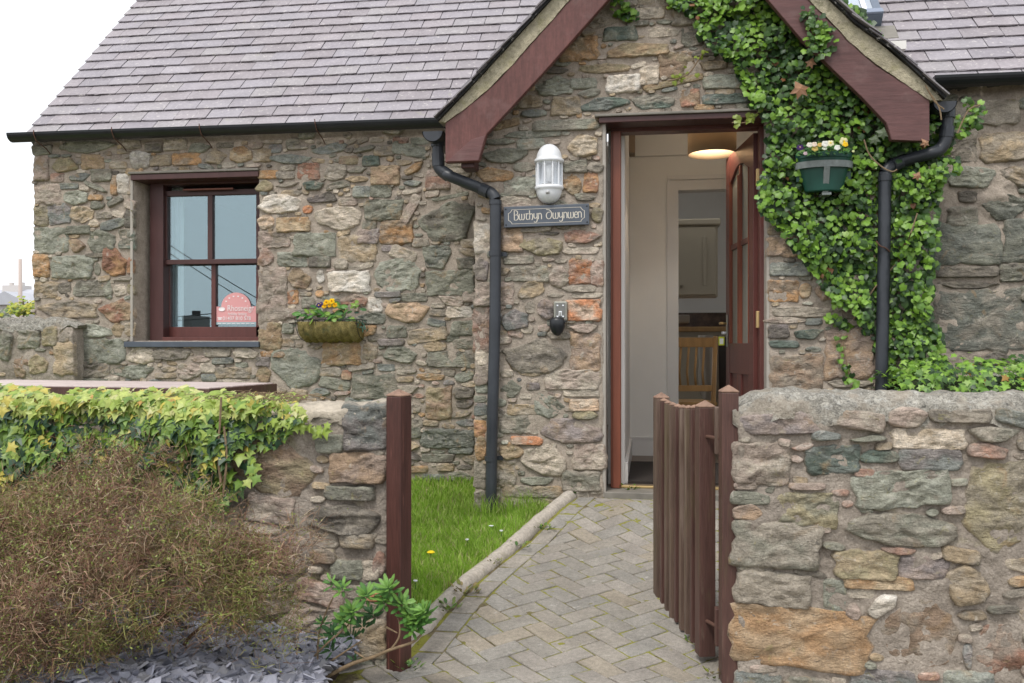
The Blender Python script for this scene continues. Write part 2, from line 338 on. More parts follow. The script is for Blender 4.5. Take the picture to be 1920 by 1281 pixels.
def mortar_sheet(name, outline, holes, Y, mat, parent, res=.018, rough=.0075, back=.30, kind=None):
    xs = [p[0] for p in outline]; zs = [p[1] for p in outline]
    nx = int((max(xs) - min(xs)) / res) + 1; nz_ = int((max(zs) - min(zs)) / res) + 1
    idx = {}; V = []; F = []; cells = set()
    for i in range(nx):
        for j in range(nz_):
            x, z = min(xs) + (i + .5) * res, min(zs) + (j + .5) * res
            if in_poly(x, z, outline) and not any(a < x < b and c < z < d for a, b, c, d in holes): cells.add((i, j))
    def vid(i, j, bk=False):
        k = (i, j, bk)
        if k not in idx:
            x, z = min(xs) + i * res, min(zs) + j * res
            y = Y + back if bk else Y - rough * (noise.noise((x * 6, Y, z * 9)) * 1.1 + .7 * noise.noise((x * 20, Y, z * 28)) + .35 * noise.noise((x * 60, Y, z * 60)))
            if not bk: x += .004 * noise.noise((x * 30, 5, z * 30)); z += .004 * noise.noise((x * 30, 8, z * 30))
            idx[k] = len(V); V.append((x, y, z))
        return idx[k]
    for (i, j) in cells:
        F.append((vid(i, j), vid(i + 1, j), vid(i + 1, j + 1), vid(i, j + 1)))
        for di, dj, A, B in ((-1, 0, (i, j + 1), (i, j)), (1, 0, (i + 1, j), (i + 1, j + 1)), (0, -1, (i, j), (i + 1, j)), (0, 1, (i + 1, j + 1), (i, j + 1))):
            if (i + di, j + dj) not in cells: F.append((vid(*A), vid(*A, True), vid(*B, True), vid(*B)))
    o = build(name, V, F, mat, parent, smooth=True)
    return o
class Wall:
    """stones set in one face: traced ones first, then smaller ones filled between"""
    def __init__(s, Y, outline, holes): s.Y = Y; s.P = outline; s.H = holes; s.st = []; s.occ = {}
    def ok(s, x, z, m=.0):
        return in_poly(x, z, s.P) and not any(a - m < x < b + m and c - m < z < d + m for a, b, c, d in s.H)
    def mark(s, cx, cz, w, h, rot, grow=.001):
        cr, sr = math.cos(rot), math.sin(rot); r_ = max(w, h) / 2 + .02; q = .01
        for i in range(int((cx - r_) / q), int((cx + r_) / q) + 1):
            for j in range(int((cz - r_) / q), int((cz + r_) / q) + 1):
                dx, dz = i * q - cx, j * q - cz; lx, lz = dx * cr + dz * sr, -dx * sr + dz * cr
                if abs(lx / (w / 2 + grow)) ** 3 + abs(lz / (h / 2 + grow)) ** 3 < 1: s.occ[(i, j)] = 1
    def free(s, cx, cz, w, h, rot):
        cr, sr = math.cos(rot), math.sin(rot); q = .01
        for f in (1.0, .6, .2):
            for k in range(16):
                a = k * math.pi / 8; lx, lz = math.cos(a) * w / 2 * f * 1.1, math.sin(a) * h / 2 * f * 1.1
                x, z = cx + lx * cr - lz * sr, cz + lx * sr + lz * cr
                if (round(x / q), round(z / q)) in s.occ: return False
                if f == 1.0 and not s.ok(x, z, .004): return False
        return True
    def traced(s, ox, oy, sc, boxes):
        for b in boxes:
            x0, y0, x1, y1, key = b[:5]; rot = R(b[5]) if len(b) > 5 else 0; bl = b[6] if len(b) > 6 else None
            a = at(ox + x0 / sc, oy + y1 / sc, s.Y); c = at(ox + x1 / sc, oy + y0 / sc, s.Y)
            w, h = c.x - a.x, c.z - a.z
            if rot:
                k = abs(math.tan(rot)) * w * .55; h = max(h - k, h * .45); w = w / math.cos(rot) * .97
            cx, cz = (a.x + c.x) / 2, (a.z + c.z) / 2
            s.st.append((cx, cz, w, h, rot, key, bl)); s.mark(cx, cz, w, h, rot)
    def fill(s, keys, wmin=.045, wmax=.24, n=2600, hmin=.25, hmax=.55):
        xs = [p[0] for p in s.P]; zs = [p[1] for p in s.P]
        for i in range(n):
            t = 1 - i / n; w = wmin + (wmax - wmin) * t ** 2 * random.uniform(.6, 1); h = max(.022, w * random.uniform(hmin, hmax)); rot = random.gauss(0, .12)
            for _ in range(10):
                cx, cz = random.uniform(min(xs), max(xs)), random.uniform(min(zs), max(zs))
                if s.free(cx, cz, w, h, rot):
                    s.st.append((cx, cz, w, h, rot, random.choice(keys), None)); s.mark(cx, cz, w, h, rot, .004); break
    def make(s, parent, budget, prot=(.008, .021), name='stone'):
        st = sorted(s.st, key=lambda q: -q[2] * q[3]); nb = 0; small = ([], [], [])
        for q in st:
            cx, cz, w, h, rot, key, bl = q
            pr = random.uniform(*prot) * (1 if w > .1 else .7)
            V, F, C = stone_geo(cx, cz, w, h, rot, key, s.Y, pr, bl)
            if nb < budget and w > .038:
                build(name, V, F, M['stone'], parent, cols=C, smooth=True); nb += 1
            else:
                n = len(small[0]); small[0].extend(V); small[1].extend([tuple(i + n for i in f) for f in F]); small[2].extend(C)
        if small[0]: tag(build('small_stones', small[0], small[1], M['stone'], parent, cols=small[2], smooth=True), kind='stuff')
        return nb
# ================================================================== SETTING: ground, path, lawn
YL, YP, YR, YB, YF = 5.82, 5.40, 5.62, 5.20, 3.30          # planes: long wall, porch front, right wing, bargeboards, garden walls
def grid(name, x0, x1, y0, y1, res, fz, mat, keep=None, **kw):
    nx, ny = int((x1 - x0) / res) + 1, int((y1 - y0) / res) + 1
    V = [(x0 + i * res, y0 + j * res, fz(x0 + i * res, y0 + j * res)) for i in range(nx) for j in range(ny)]
    F = []
    for i in range(nx - 1):
        for j in range(ny - 1):
            if keep is None or keep(x0 + (i + .5) * res, y0 + (j + .5) * res): F.append((i * ny + j, (i + 1) * ny + j, (i + 1) * ny + j + 1, i * ny + j + 1))
    return build(name, V, F, mat, smooth=True, **kw)
tag(build('ground', [(-400, -400, -.12), (400, -400, -.12), (400, 400, -.12), (-400, 400, -.12)], [(0, 1, 2, 3)], M['ground'], origin=(0, 0, -.12)), kind='structure')
# kerb line measured on the path side
KB = [onpath(*p) for p in ((800, 1188), (857, 1122), (920, 1067), (952, 1042), (1020, 980), (1070, 938), (1084, 926))]
kx = [p.x for p in KB]; ky = [p.y for p in KB]
def kerb_x(y):
    if y < ky[0]: return kx[0] - (ky[0] - y) * min(.75, (kx[1] - kx[0]) / (ky[1] - ky[0]))
    return float(np.interp(y, ky, kx))
def zjoint(x, y): return zpath(y) - .0045 + .0055 * noise.noise((x * 25, y * 25, 3)) + .003 * noise.noise((x * 90, y * 90, 3))
def path_left(y): return kerb_x(y) if y > 3.42 else -1.15
def zlawn0(x, y): return .135 + .02 * (y - 3.6) + .13 * max(0, min(1, (y - 5.2) / .6)) ** 1.5 + .012 * noise.noise((x * 3, y * 3, 1))
def zlawn(x, y):
    t = max(0, min(1, (kerb_x(y) - x) / .40)); t = t * t * (3 - 2 * t); return zlawn0(x, y) * t + (zpath(y) + .022) * (1 - t) if y < 5.1 else zlawn0(x, y) * max(t, (y - 5.1) / .3 if y < 5.4 else 1) + (zpath(y) + .022) * (1 - max(t, (y - 5.1) / .3 if y < 5.4 else 1))
path = grid('path', -1.35, 1.75, 2.2, 5.5, .02, zjoint, M['joint'], keep=lambda x, y: x > path_left(y) - .02)
tag(path, 'grey herringbone block path with mossy joints leading up to the open front door', kind='structure')
# pavers -----------------------------------------------------------
AA = R(41.0); AX = np.array([math.cos(AA), math.sin(AA)]); BX = np.array([-math.sin(AA), math.cos(AA)])
def clip(P, f):                                              # keep the side of the line where f(p) > 0
    out = []
    for i in range(len(P)):
        a, b = P[i], P[(i + 1) % len(P)]; fa, fb = f(a), f(b)
        if fa > 0: out.append(a)
        if (fa > 0) != (fb > 0): t = fa / (fa - fb); out.append(a + (b - a) * t)
    return out
def edge_x(y): return kerb_x(y) + .125 if y > 3.25 else -9
npav = 0; PV = ([], [], [])
def paver(P):
    global npav
    P = [np.array(p) for p in P]; c = sum(P) / len(P)
    area = abs(sum(P[i][0] * P[(i + 1) % len(P)][1] - P[(i + 1) % len(P)][0] * P[i][1] for i in range(len(P)))) / 2
    if area < .0012: return
    top = []; mid = []; bot = []
    tl = (random.gauss(0, .010), random.gauss(0, .010)); dz = random.gauss(0, .0012)
    for p in P:
        d = c - p; L = np.linalg.norm(d); u = d / max(L, 1e-6)
        q1, q2 = p + u * .0055, p + u * .011
        z = lambda q: zpath(q[1]) + dz + (q[0] - c[0]) * tl[0] + (q[1] - c[1]) * tl[1]
        bot.append((q1[0], q1[1], z(q1) - .03)); mid.append((q1[0], q1[1], z(q1) - .003)); top.append((q2[0], q2[1], z(q2)))
    n = len(P); V = bot + mid + top
    F = [(i, (i + 1) % n, n + (i + 1) % n, n + i) for i in range(n)] + [(n + i, n + (i + 1) % n, 2 * n + (i + 1) % n, 2 * n + i) for i in range(n)] + [tuple(range(2 * n, 3 * n))]
    col_ = np.array(random.choice([(.255, .245, .225), (.27, .255, .235), (.245, .238, .222), (.265, .25, .225), (.255, .25, .235), (.275, .25, .21)])) * random.uniform(.92, 1.07) * np.array([1.04, 1.0, .955])
    u = c[0] * CT + c[1] * ST; w = -c[0] * ST + c[1] * CT; sx = CX + FPX * u / w; sy = HY + FPX * (EYE - zpath(c[1])) / w
    if -30 < sx - 640 < 790 and sy < 1300 and npav < 300:
        build('paver', V, F, M['paver'], path, cols=[col_] * len(V)); npav += 1
    else:
        k = len(PV[0]); PV[0].extend(V); PV[1].extend([tuple(i + k for i in f) for f in F]); PV[2].extend([col_] * len(V))
for i in range(-60, 60):
    for j in range(-60, 60):
        k = (i - j) % 4
        if k == 0: cells = (i, j, 2, 1)
        elif k == 3: cells = (i, j, 1, 2)
        else: continue
        P = [AX * .093 * (cells[0] + a * cells[2]) + BX * .093 * (cells[1] + b * cells[3]) for a, b in ((0, 0), (1, 0), (1, 1), (0, 1))]
        P = [p + np.array([.2, 3.6]) for p in P]; c = sum(P) / 4
        if not (2.35 < c[1] < 5.5 and -1.3 < c[0] < 1.7): continue
        P = clip(P, lambda p: 5.38 - p[1])
        if P and c[1] > 3.25: P = clip(P, lambda p: p[0] - edge_x(p[1]))
        elif P: P = clip(P, lambda p: p[0] + 1.05)
        if len(P) >= 3: paver(P)
y = 3.27
while y < 5.34:
    y2 = y + .185; x0a, x0b = kerb_x(y) + .022, kerb_x(y2) + .022
    paver([(x0a, y), (x0a + .101, y), (x0b + .101, y2 - .004), (x0b, y2 - .004)]); y = y2
if PV[0]: tag(build('pavers_beyond', PV[0], PV[1], M['paver'], path, cols=PV[2]), kind='stuff')
# kerb: a rounded concrete edging in sections
kb = empty('kerb', KB[2], kind='structure'); 
S = smooth_path([Vector((p.x - .035, p.y, zpath(p.y) - .008)) for p in KB], 8)
S = [Vector((kerb_x(y) - .035 - .02, y, zpath(y) - .01)) for y in np.arange(3.40, 3.62, .05)] + [s for s in S if s.y > 3.62]
step = max(1, len(S) // 4)
for a in range(0, len(S) - 1, step):
    seg = S[a:a + step + 1]
    if len(seg) > 1:
        P = smooth_path(seg, 5); m = MB(); m.tube([p + Vector((.003 * noise.noise(p * 9), 0, .004 * noise.noise(p * 14))) for p in P], .044, 14)
        m.out('kerb_stone', M['kerb'], kb, smooth=True)
# lawn
lawn = tag(grid('lawn', -6.5, 0.1, 3.36, 5.86, .04, zlawn, M['turf'], keep=lambda x, y: x < kerb_x(y) + .02 and not (x > -1.05 and y > 5.42)), kind='structure')
for v in lawn.data.vertices:
    wx, wy = v.co.x + lawn.location.x, v.co.y + lawn.location.y
    if wx > kerb_x(wy) - .03 and wy < 5.44: v.co.x = kerb_x(wy) - .03 - lawn.location.x
def blades(name, n, area, fz, h=(.03, .06), colr=None, parent=None, wid=.0028):
    x = rng.uniform(area[0], area[1], n); y = rng.uniform(area[2], area[3], n)
    keep = np.array([a < kerb_x(b) - .06 and not (a > -1.06 and b > 5.39) for a, b in zip(x, y)]); x, y = x[keep], y[keep]; n = len(x)
    z = np.array([fz(a, b) for a, b in zip(x, y)]); hh = rng.uniform(h[0], h[1], n) * (1 + .5 * np.array([noise.noise((a * 5, b * 5, 2)) for a, b in zip(x, y)]))
    ang = rng.uniform(0, 2 * np.pi, n); lean = rng.uniform(.1, .8, n) * hh; la = rng.uniform(0, 2 * np.pi, n)
    dx, dy = np.cos(ang) * wid, np.sin(ang) * wid
    b0 = np.stack([x - dx, y - dy, z - .01], 1); b1 = np.stack([x + dx, y + dy, z - .01], 1)
    mx, my = x + np.cos(la) * lean * .35, y + np.sin(la) * lean * .35
    m0 = np.stack([mx - dx * .8, my - dy * .8, z + hh * .6], 1); m1 = np.stack([mx + dx * .8, my + dy * .8, z + hh * .6], 1)
    t = np.stack([x + np.cos(la) * lean, y + np.sin(la) * lean, z + hh], 1)
    V = np.stack([b0, b1, m0, m1, t], 1).reshape(-1, 3); k = np.arange(n) * 5
    F = np.concatenate([np.stack([k, k + 1, k + 3], 1), np.stack([k, k + 3, k + 2], 1), np.stack([k + 2, k + 3, k + 4], 1)])
    c = np.array([[.29, .47, .06], [.35, .53, .09], [.22, .38, .045], [.42, .52, .15], [.50, .47, .24]])[rng.choice(5, n, p=[.30, .30, .15, .17, .08])] * rng.uniform(.8, 1.15, (n, 1))
    C = np.repeat(c, 5, 0)
    return build(name, V, F, M['grass'], parent, cols=C, smooth=False)
tag(blades('grass', 40000, (-1.7, .0, 3.37, 5.82), zlawn), 'short bright green grass between the house wall and the kerb', 'grass', kind='stuff')
tag(blades('grass', 12000, (-6, -1.7, 3.9, 5.82), zlawn), 'lawn grass running on behind the ivy covered garden wall', 'grass', kind='stuff')
tag(blades('long_grass', 420, (-1.12, -.6, 5.2, 5.40), zlawn, h=(.07, .14), wid=.002), 'longer pale grass blades round the foot of the drainpipe', 'grass', kind='stuff')

# ================================================================== COTTAGE
cot = empty('stone_cottage', (-1.0, YL, 0), 'stone cottage with slate roof, gabled porch and brown front door standing open', 'house')
# openings
w0, w1 = at(249, 646, YL), at(487, 322, YL); WIN = (w0.x, w1.x, at(300, 640, YL).z, at(300, 328, YL).z)
d0, d1 = at(1133, 910, YP), at(1440, 222, YP); DOOR = (d0.x, d1.x, .30, at(1280, 226, YP).z)
XC = at(65, 400, YL).x; XP = at(891, 500, YP).x; XQ = at(1700, 500, YP).x
TL = [at(*p, YB) for p in ((835, 231), (875, 201), (912, 171), (952, 131), (1066, 3))]
BL = [at(*p, YB) for p in ((835, 305), (898, 302), (912, 252), (1021, 134), (1140, 0))]
TR = [at(*p, YB) for p in ((1743, 188), (1730, 175), (1683, 148), (1632, 114), (1565, 50), (1517, 0))]
BR = [at(*p, YB) for p in ((1743, 265), (1671, 263), (1662, 231), (1615, 181), (1505, 76), (1440, 0))]
VLo = [at(*p, YB) for p in ((823, 229), (855, 195), (902, 146), (942, 102), (1036, 0))]
VRo = [at(*p, YB) for p in ((1768, 188), (1726, 149), (1666, 94), (1602, 48), (1553, 0))]
def meet(a, b, c, d):
    m1 = (b.z - a.z) / (b.x - a.x); m2 = (d.z - c.z) / (d.x - c.x); x = (c.z - a.z + m1 * a.x - m2 * c.x) / (m1 - m2)
    return Vector((x, YB, a.z + m1 * (x - a.x)))
aT = meet(TL[-2], TL[-1], TR[-3], TR[-1]); aB = meet(BL[-2], BL[-1], BR[-2], BR[-1]); aV = meet(VLo[-2], VLo[-1], VRo[-2], VRo[-1])
EAVE = 2.60
Lmain = [(XC, -.1), (-.9, -.1), (-.9, EAVE + .06), (XC, EAVE + .03)]
Lporch = [(XP, -.05), (XQ, -.05), (XQ, 2.62), (aT.x + .02, aT.z - .12), (XP, 2.62)]
Lright = [(XQ - .1, -.1), (5.4, -.1), (5.4, 2.72), (XQ - .1, 2.72)]
wm = mortar_sheet('main_wall', Lmain, [(WIN[0], WIN[1], WIN[2], WIN[3])], YL, M['mortar'], cot)
wp = mortar_sheet('porch_wall', Lporch, [(DOOR[0], DOOR[1], DOOR[2], DOOR[3])], YP, M['mortar'], cot, back=.30)
wr = mortar_sheet('wing_wall', Lright, [], YR, M['mortar'], cot, rough=.02)
A = Wall(YL, Lmain, [WIN])
A.P = [(XC - .03, .0), (XP + .01, .0), (XP + .01, EAVE), (XC - .03, EAVE)]
A.traced(40, 240, 4, [(85,130,225,205,'g'),(100,220,205,390,'p'),(240,230,415,335,'y'),(455,205,620,305,'B'),(670,200,745,240,'p'),(665,255,785,305,'t'),(760,90,895,155,'k'),
 (815,165,970,305,'w'),(935,115,1055,180,'n'),(1075,80,1235,165,'k'),(970,205,1120,285,'n',0,4),(1140,192,1350,275,'o'),(1395,160,1545,260,'n'),(1570,150,1735,255,'t'),(1745,160,1870,250,'t'),
 (1260,110,1420,190,'g'),(370,335,510,400,'b'),(225,340,320,405,'p'),(530,315,680,400,'n'),(290,415,430,460,'b'),(480,400,650,485,'g',-25),(675,360,720,500,'o'),(722,345,800,485,'w',0,4),
 (100,410,290,575,'k'),(325,470,485,580,'h'),(100,590,200,730,'y'),(205,565,375,740,'b'),(370,595,540,710,'t'),(520,550,630,610,'g'),(655,515,760,590,'G',25),(770,540,860,610,'p'),
 (565,630,685,680,'n'),(595,685,780,770,'b',8),(780,620,850,740,'d'),(345,735,520,795,'g'),(100,750,350,930,'h'),(355,830,480,930,'v'),(500,780,710,935,'g'),(740,770,850,900,'G'),
 (600,910,795,1100,'r'),(790,980,850,1090,'r'),(100,955,205,1115,'o'),(235,955,540,1125,'h'),(545,1015,595,1110,'n'),(105,1155,270,1270,'t'),(275,1165,370,1240,'d',0,4),(390,1150,680,1260,'g'),
 (695,1175,790,1260,'k'),(795,1175,855,1250,'y'),(480,940,640,975,'n'),(700,1115,850,1150,'d'),(260,100,700,190,'g')])
A.traced(480, 220, 4, [(110,280,410,350,'b'),(15,400,160,460,'o',0,5),(160,410,290,465,'n'),(320,345,470,465,'r'),(510,350,680,475,'n'),(625,290,765,355,'v'),(425,195,670,290,'b',8),
 (730,210,890,270,'n',12),(800,290,920,365,'G'),(1020,185,1270,305,'g',-12),(690,370,830,420,'n'),(675,440,835,490,'t'),(865,370,1075,500,'q'),(1105,340,1260,435,'t',22),(1110,475,1250,520,'b'),
 (1275,450,1445,540,'p'),(1280,390,1400,445,'p'),(890,215,1030,290,'n'),(1040,320,1170,365,'n'),(10,480,130,560,'y'),(155,480,320,530,'n',8),(360,480,505,545,'G'),(530,475,700,545,'n',10),
 (735,520,860,600,'b'),(860,510,1010,600,'g'),(200,545,340,590,'n'),(380,565,610,645,'d'),(15,585,350,715,'c',0,3.5),(350,660,425,722,'O'),(20,735,130,835,'q'),(160,755,400,855,'t'),
 (430,670,805,850,'c'),(815,615,1085,770,'g'),(1110,610,1215,765,'p',62),(800,770,905,840,'n'),(765,845,915,945,'m'),(945,780,1175,945,'o',0,4),(20,860,255,975,'p',0,5),(290,870,600,1040,'g'),
 (620,890,900,1080,'t'),(940,960,1020,1005,'m'),(1020,960,1190,1095,'k',-25),(20,985,130,1105,'p'),(165,1015,370,1115,'h'),(405,1050,555,1125,'d'),(580,1060,690,1145,'n'),(690,1090,880,1155,'n',12),
 (895,1040,1230,1300,'h',0,2.6),(1235,620,1640,930,'g',0,3),(1330,565,1600,625,'g',10),(1240,960,1490,1135,'e'),(1510,1060,1640,1135,'g'),(1275,1150,1640,1330,'g'),(25,1130,230,1540,'p',0,6),
 (245,1145,420,1280,'v'),(455,1150,515,1240,'w'),(545,1160,850,1310,'w'),(650,110,720,160,'n'),(950,80,1110,135,'n'),(860,150,960,190,'n'),(1150,150,1320,210,'g'),(60,170,200,200,'n'),
 (240,210,400,250,'n'),(330,100,440,160,'g'),(1490,100,1640,300,'n')])
A.traced(480, 520, 4, [(240,105,315,195,'o'),(345,150,440,230,'n'),(440,95,510,150,'o'),(645,125,830,220,'r'),(845,155,945,260,'w',0,5),(900,110,1085,150,'b'),(1090,120,1290,180,'g'),
 (975,195,1290,335,'q',0,3.4),(1430,225,1620,300,'c',0,4),(740,265,960,350,'e'),(220,240,300,300,'p'),(30,350,190,545,'B',0,4),(45,550,210,610,'o'),(0,600,100,665,'d'),(5,670,110,780,'B'),
 (200,350,280,420,'g'),(190,460,290,520,'n'),(985,370,1125,450,'g',0,4),(1140,380,1430,490,'t',8),(1470,335,1640,430,'g'),(920,465,1100,510,'m'),(1480,470,1640,530,'n'),(500,490,785,650,'t',0,4),
 (795,500,910,610,'t'),(110,540,480,830,'h',0,3.2),(960,525,1215,635,'g'),(1280,560,1640,665,'g',0,4),(690,650,900,700,'n',8),(920,655,1040,700,'b'),(1050,660,1200,730,'n'),(470,680,640,740,'n'),
 (645,700,715,765,'r'),(475,750,700,845,'g',-10),(720,735,1050,905,'g'),(130,830,240,870,'n'),(400,840,560,890,'b'),(1490,700,1640,790,'g',15),(1470,825,1640,905,'d'),(1410,690,1490,740,'n'),
 (1250,1150,1640,1270,'e',0,4),(1320,195,1420,230,'n'),(1300,240,1420,290,'n'),(1170,1060,1250,1130,'n'),(1500,920,1640,980,'d'),(1280,830,1460,1060,'v',0,4)])
A.traced(420, 720, 4, [(1490,530,1720,580,'d'),(1600,600,1720,650,'t'),(1750,610,1850,640,'d')])
A.traced(0, 560, 3.692, [(885,335,1065,440,'k'),(1060,340,1300,420,'n'),(1410,350,1590,400,'n'),(1620,345,1790,410,'k'),(1235,450,1390,555,'k'),(1390,450,1490,510,'k'),(1490,480,1730,545,'n'),
 (1115,470,1230,505,'n'),(770,460,1050,545,'g'),(560,440,760,540,'n'),(530,280,880,440,'h'),(530,180,770,270,'h'),(775,170,865,260,'t'),(868,175,935,255,'t'),(695,5,915,165,'r'),
 (260,10,680,140,'n'),(1060,400,1130,440,'p'),(1080,515,1220,550,'n'),(1400,525,1500,570,'b'),(1500,560,1760,640,'n'),(560,560,760,660,'g'),(800,580,1000,680,'n')])
A.fill('gntknbdktpt', n=3600, wmin=.03, wmax=.20)
B = Wall(YP, [(XP + .005, .12), (XQ, .12), (XQ, 2.62), (aT.x, aT.z - .25), (XP + .005, 2.62)], [(DOOR[0] - .005, DOOR[1] + .005, 0, DOOR[3] + .045)])
B.traced(880, 40, 4, [(670,120,965,300,'t'),(1015,145,1530,300,'B',2,3),(1010,45,1250,150,'G'),(1330,45,1570,135,'k'),(1600,50,1740,180,'n'),(1430,235,1680,420,'v'),(810,315,1190,395,'y'),
 (570,340,750,395,'d'),(770,430,950,505,'h'),(500,410,770,570,'h'),(1030,405,1280,535,'w',0,4),(1280,335,1415,475,'c',0,4),(1300,410,1750,515,'B',10),(1755,400,2080,510,'h'),(370,555,540,650,'t'),
 (620,570,830,700,'n'),(830,565,1190,680,'G',5),(1240,545,1545,655,'G'),(1590,515,1720,640,'r'),(1760,545,2100,625,'G'),(390,665,580,720,'b'),(470,735,970,825,'g'),(180,730,370,815,'B',12),
 (270,820,680,885,'g'),(735,860,960,1010,'t',0,3.5),(90,955,480,1060,'g'),(700,1050,880,1135,'g',0,4),(880,1060,1010,1135,'d'),(40,1100,330,1200,'o'),(330,1060,480,1130,'n'),(260,1170,490,1310,'h'),
 (700,1150,840,1290,'t'),(860,1140,965,1280,'o'),(1680,225,1860,270,'d'),(1720,300,1930,370,'t'),(130,880,350,930,'g'),(1180,0,1340,45,'n')])
B.traced(860, 340, 4, [(330,360,475,530,'q',0,5),(120,320,235,540,'c',0,5),(480,430,770,545,'y'),(775,370,1060,465,'p',0,3.5),(790,495,1050,545,'k'),(340,560,560,620,'n'),(400,640,680,750,'n'),
 (435,750,645,885,'t',12),(690,640,820,790,'k'),(835,590,985,760,'O',0,6),(990,600,1085,775,'p'),(770,780,1050,835,'k'),(670,840,800,870,'k'),(130,770,400,930,'p'),(120,570,230,740,'m'),
 (500,900,580,990,'n'),(590,890,715,1040,'m'),(815,895,1065,1040,'O',0,5),(330,970,520,1110,'b'),(470,1085,560,1140,'k'),(115,950,230,1270,'p'),(845,1070,1050,1130,'p'),(840,1140,1060,1430,'q',0,4),
 (330,1190,810,1430,'n'),(670,1130,830,1185,'n'),(990,200,1085,300,'y'),(590,380,770,405,'d'),(600,1080,680,1130,'p'),(720,580,820,615,'k'),(850,840,1070,875,'k')])
B.traced(860, 660, 4, [(320,135,410,185,'k'),(450,125,630,180,'n'),(640,140,1045,275,'k'),(320,225,465,330,'g'),(515,230,605,285,'m'),(790,290,1060,330,'k'),(555,305,780,510,'g',-20),
 (370,400,580,465,'t'),(840,360,1045,435,'q',0,5),(840,445,1045,500,'y'),(300,480,585,610,'n',0,4),(620,520,1075,680,'m'),(395,640,615,690,'O',0,6),(305,690,470,800,'t'),(480,720,815,920,'c',0,3),
 (860,700,1090,875,'p',0,4),(290,830,420,1000,'n',0,4),(470,940,705,990,'g'),(780,905,1060,1030,'n',0,4),(330,1010,760,1080,'n'),(320,1090,700,1200,'n'),(120,110,215,250,'p'),(120,330,210,375,'g'),
 (120,390,210,470,'b'),(120,520,205,630,'o'),(120,640,205,800,'t'),(120,830,200,1010,'k',0,4),(120,1050,200,1230,'n',0,4),(130,0,215,90,'k'),(130,250,215,305,'g')])
B.traced(1400, 420, 4, [(165,105,390,240,'q',0,4),(165,290,480,390,'b'),(165,430,385,580,'o',0,5),(390,450,490,550,'t'),(505,440,700,580,'q'),(165,620,660,695,'k'),(170,700,445,745,'p'),(440,710,560,755,'b'),
 (170,760,310,850,'m'),(345,790,570,860,'G'),(180,880,390,925,'G'),(440,920,560,960,'b'),(180,990,560,1260,'v',0,5),(590,790,950,1150,'q',0,4),(385,390,500,425,'n'),(165,10,300,80,'t'),
 (600,1165,950,1220,'n'),(720,640,830,710,'v')])
B.fill('gnkntphbtk', n=2600, wmin=.03, wmax=.22)
Cw = Wall(YR, [(XQ + .05, .3), (5.3, .3), (5.3, 2.68), (XQ + .05, 2.68)], [])
Cw.traced(1400, 420, 4, [(1390,0,1900,300,'e',0,4),(1920,-30,2400,290,'e',0,4),(1420,325,1880,400,'n'),(1900,300,2300,420,'d'),(1400,430,1900,480,'d'),(1400,500,2090,950,'e',0,5),(1100,100,1360,420,'e',0,4),(1100,500,1370,900,'n',0,4)])
Cw.traced(1280, 0, 2.98, [(1500,560,1880,700,'n',0,4),(1440,730,1640,900,'n'),(1660,740,1930,900,'t'),(1540,1070,1640,1130,'d'),(1480,920,1760,1050,'g'),(1780,920,2000,1040,'n'),(1660,1080,1950,1230,'e'),(1480,1160,1640,1260,'n')])
Cw.fill('gnenhd', n=300, wmin=.08, wmax=.4)
nA = A.make(wm, 162); nB = B.make(wp, 116); Cw.make(wr, 300 - nA - nB, prot=(.006, .03))

# render linings of the openings
m = MB(); m.box((WIN[0] - .012, YL - .012, WIN[2]), (WIN[0] + .006, YL + .16, WIN[3] + .02)); m.out('window_reveal', M['render'], cot)
m = MB(); m.box((DOOR[0] - .010, YP + .0, .30), (DOOR[0] + .008, YP + .16, DOOR[3] + .01)); m.out('door_reveal', M['render'], cot)
m = MB(); m.box((DOOR[1] - .008, YP + .0, .30), (DOOR[1] + .010, YP + .16, DOOR[3] + .01)); m.out('door_reveal', M['render'], cot)
# ---- sash window
def P2(px, py, Y): p = at(px, py, Y); return p.x, p.z
YW = YL + .13
win = build('sash_window', *(lambda m: (m.V, m.F))((lambda m: (m.box((at(281,0,YW).x, YW, at(0,640,YW).z), (at(306,0,YW).x, YW + .12, at(0,330,YW).z)),
    m.box((at(306,0,YW).x, YW, at(0,356,YW).z), (WIN[1] + .02, YW + .12, WIN[3] + .02)), m.box((at(486,0,YW).x, YW, at(0,640,YW).z), (WIN[1] + .03, YW + .12, at(0,356,YW).z)), m)[-1])(MB())), M['joinery_dark'], cot, bevel=.003)
def bx(name, x0, x1, y0, y1, Y, d, mat, parent, yo=0, bev=.002):        # a bar measured by its pixel edges on the plane Y
    a, b = at(x0, (y0 + y1) / 2, Y), at(x1, (y0 + y1) / 2, Y); c, e = at((x0 + x1) / 2, y1, Y), at((x0 + x1) / 2, y0, Y)
    m = MB(); m.box((a.x, Y + yo, c.z), (b.x, Y + yo + d, e.z)); return m.out(name, mat, parent, bevel=bev)
YS = YW + .03
J, JD = M['joinery'], M['joinery_dark']
for n_, b in (('sash_stile', (306,313,364,486)), ('sash_stile', (480,486,364,486)), ('top_rail', (306,486,356,366)), ('meeting_rail', (306,486,486,495)), ('glazing_bar', (389,398,366,486))):
    bx(n_, *b, YS, .045, JD, win)
YT = YS + .05
for n_, b in (('sash_stile', (308,318,493,632)), ('sash_stile', (480,486,493,632)), ('bottom_rail', (308,486,613,632)), ('glazing_bar', (396,404,493,613))):
    bx(n_, *b, YT, .045, J, win)
bx('pane', 312, 391, 364, 488, YS + .02, .004, M['glass'], win, bev=0); bx('pane', 396, 481, 364, 488, YS + .02, .004, M['glass'], win, bev=0)
bx('pane', 316, 398, 492, 614, YT + .02, .004, M['glass'], win, bev=0); bx('pane', 402, 481, 492, 614, YT + .02, .004, M['glass'], win, bev=0)
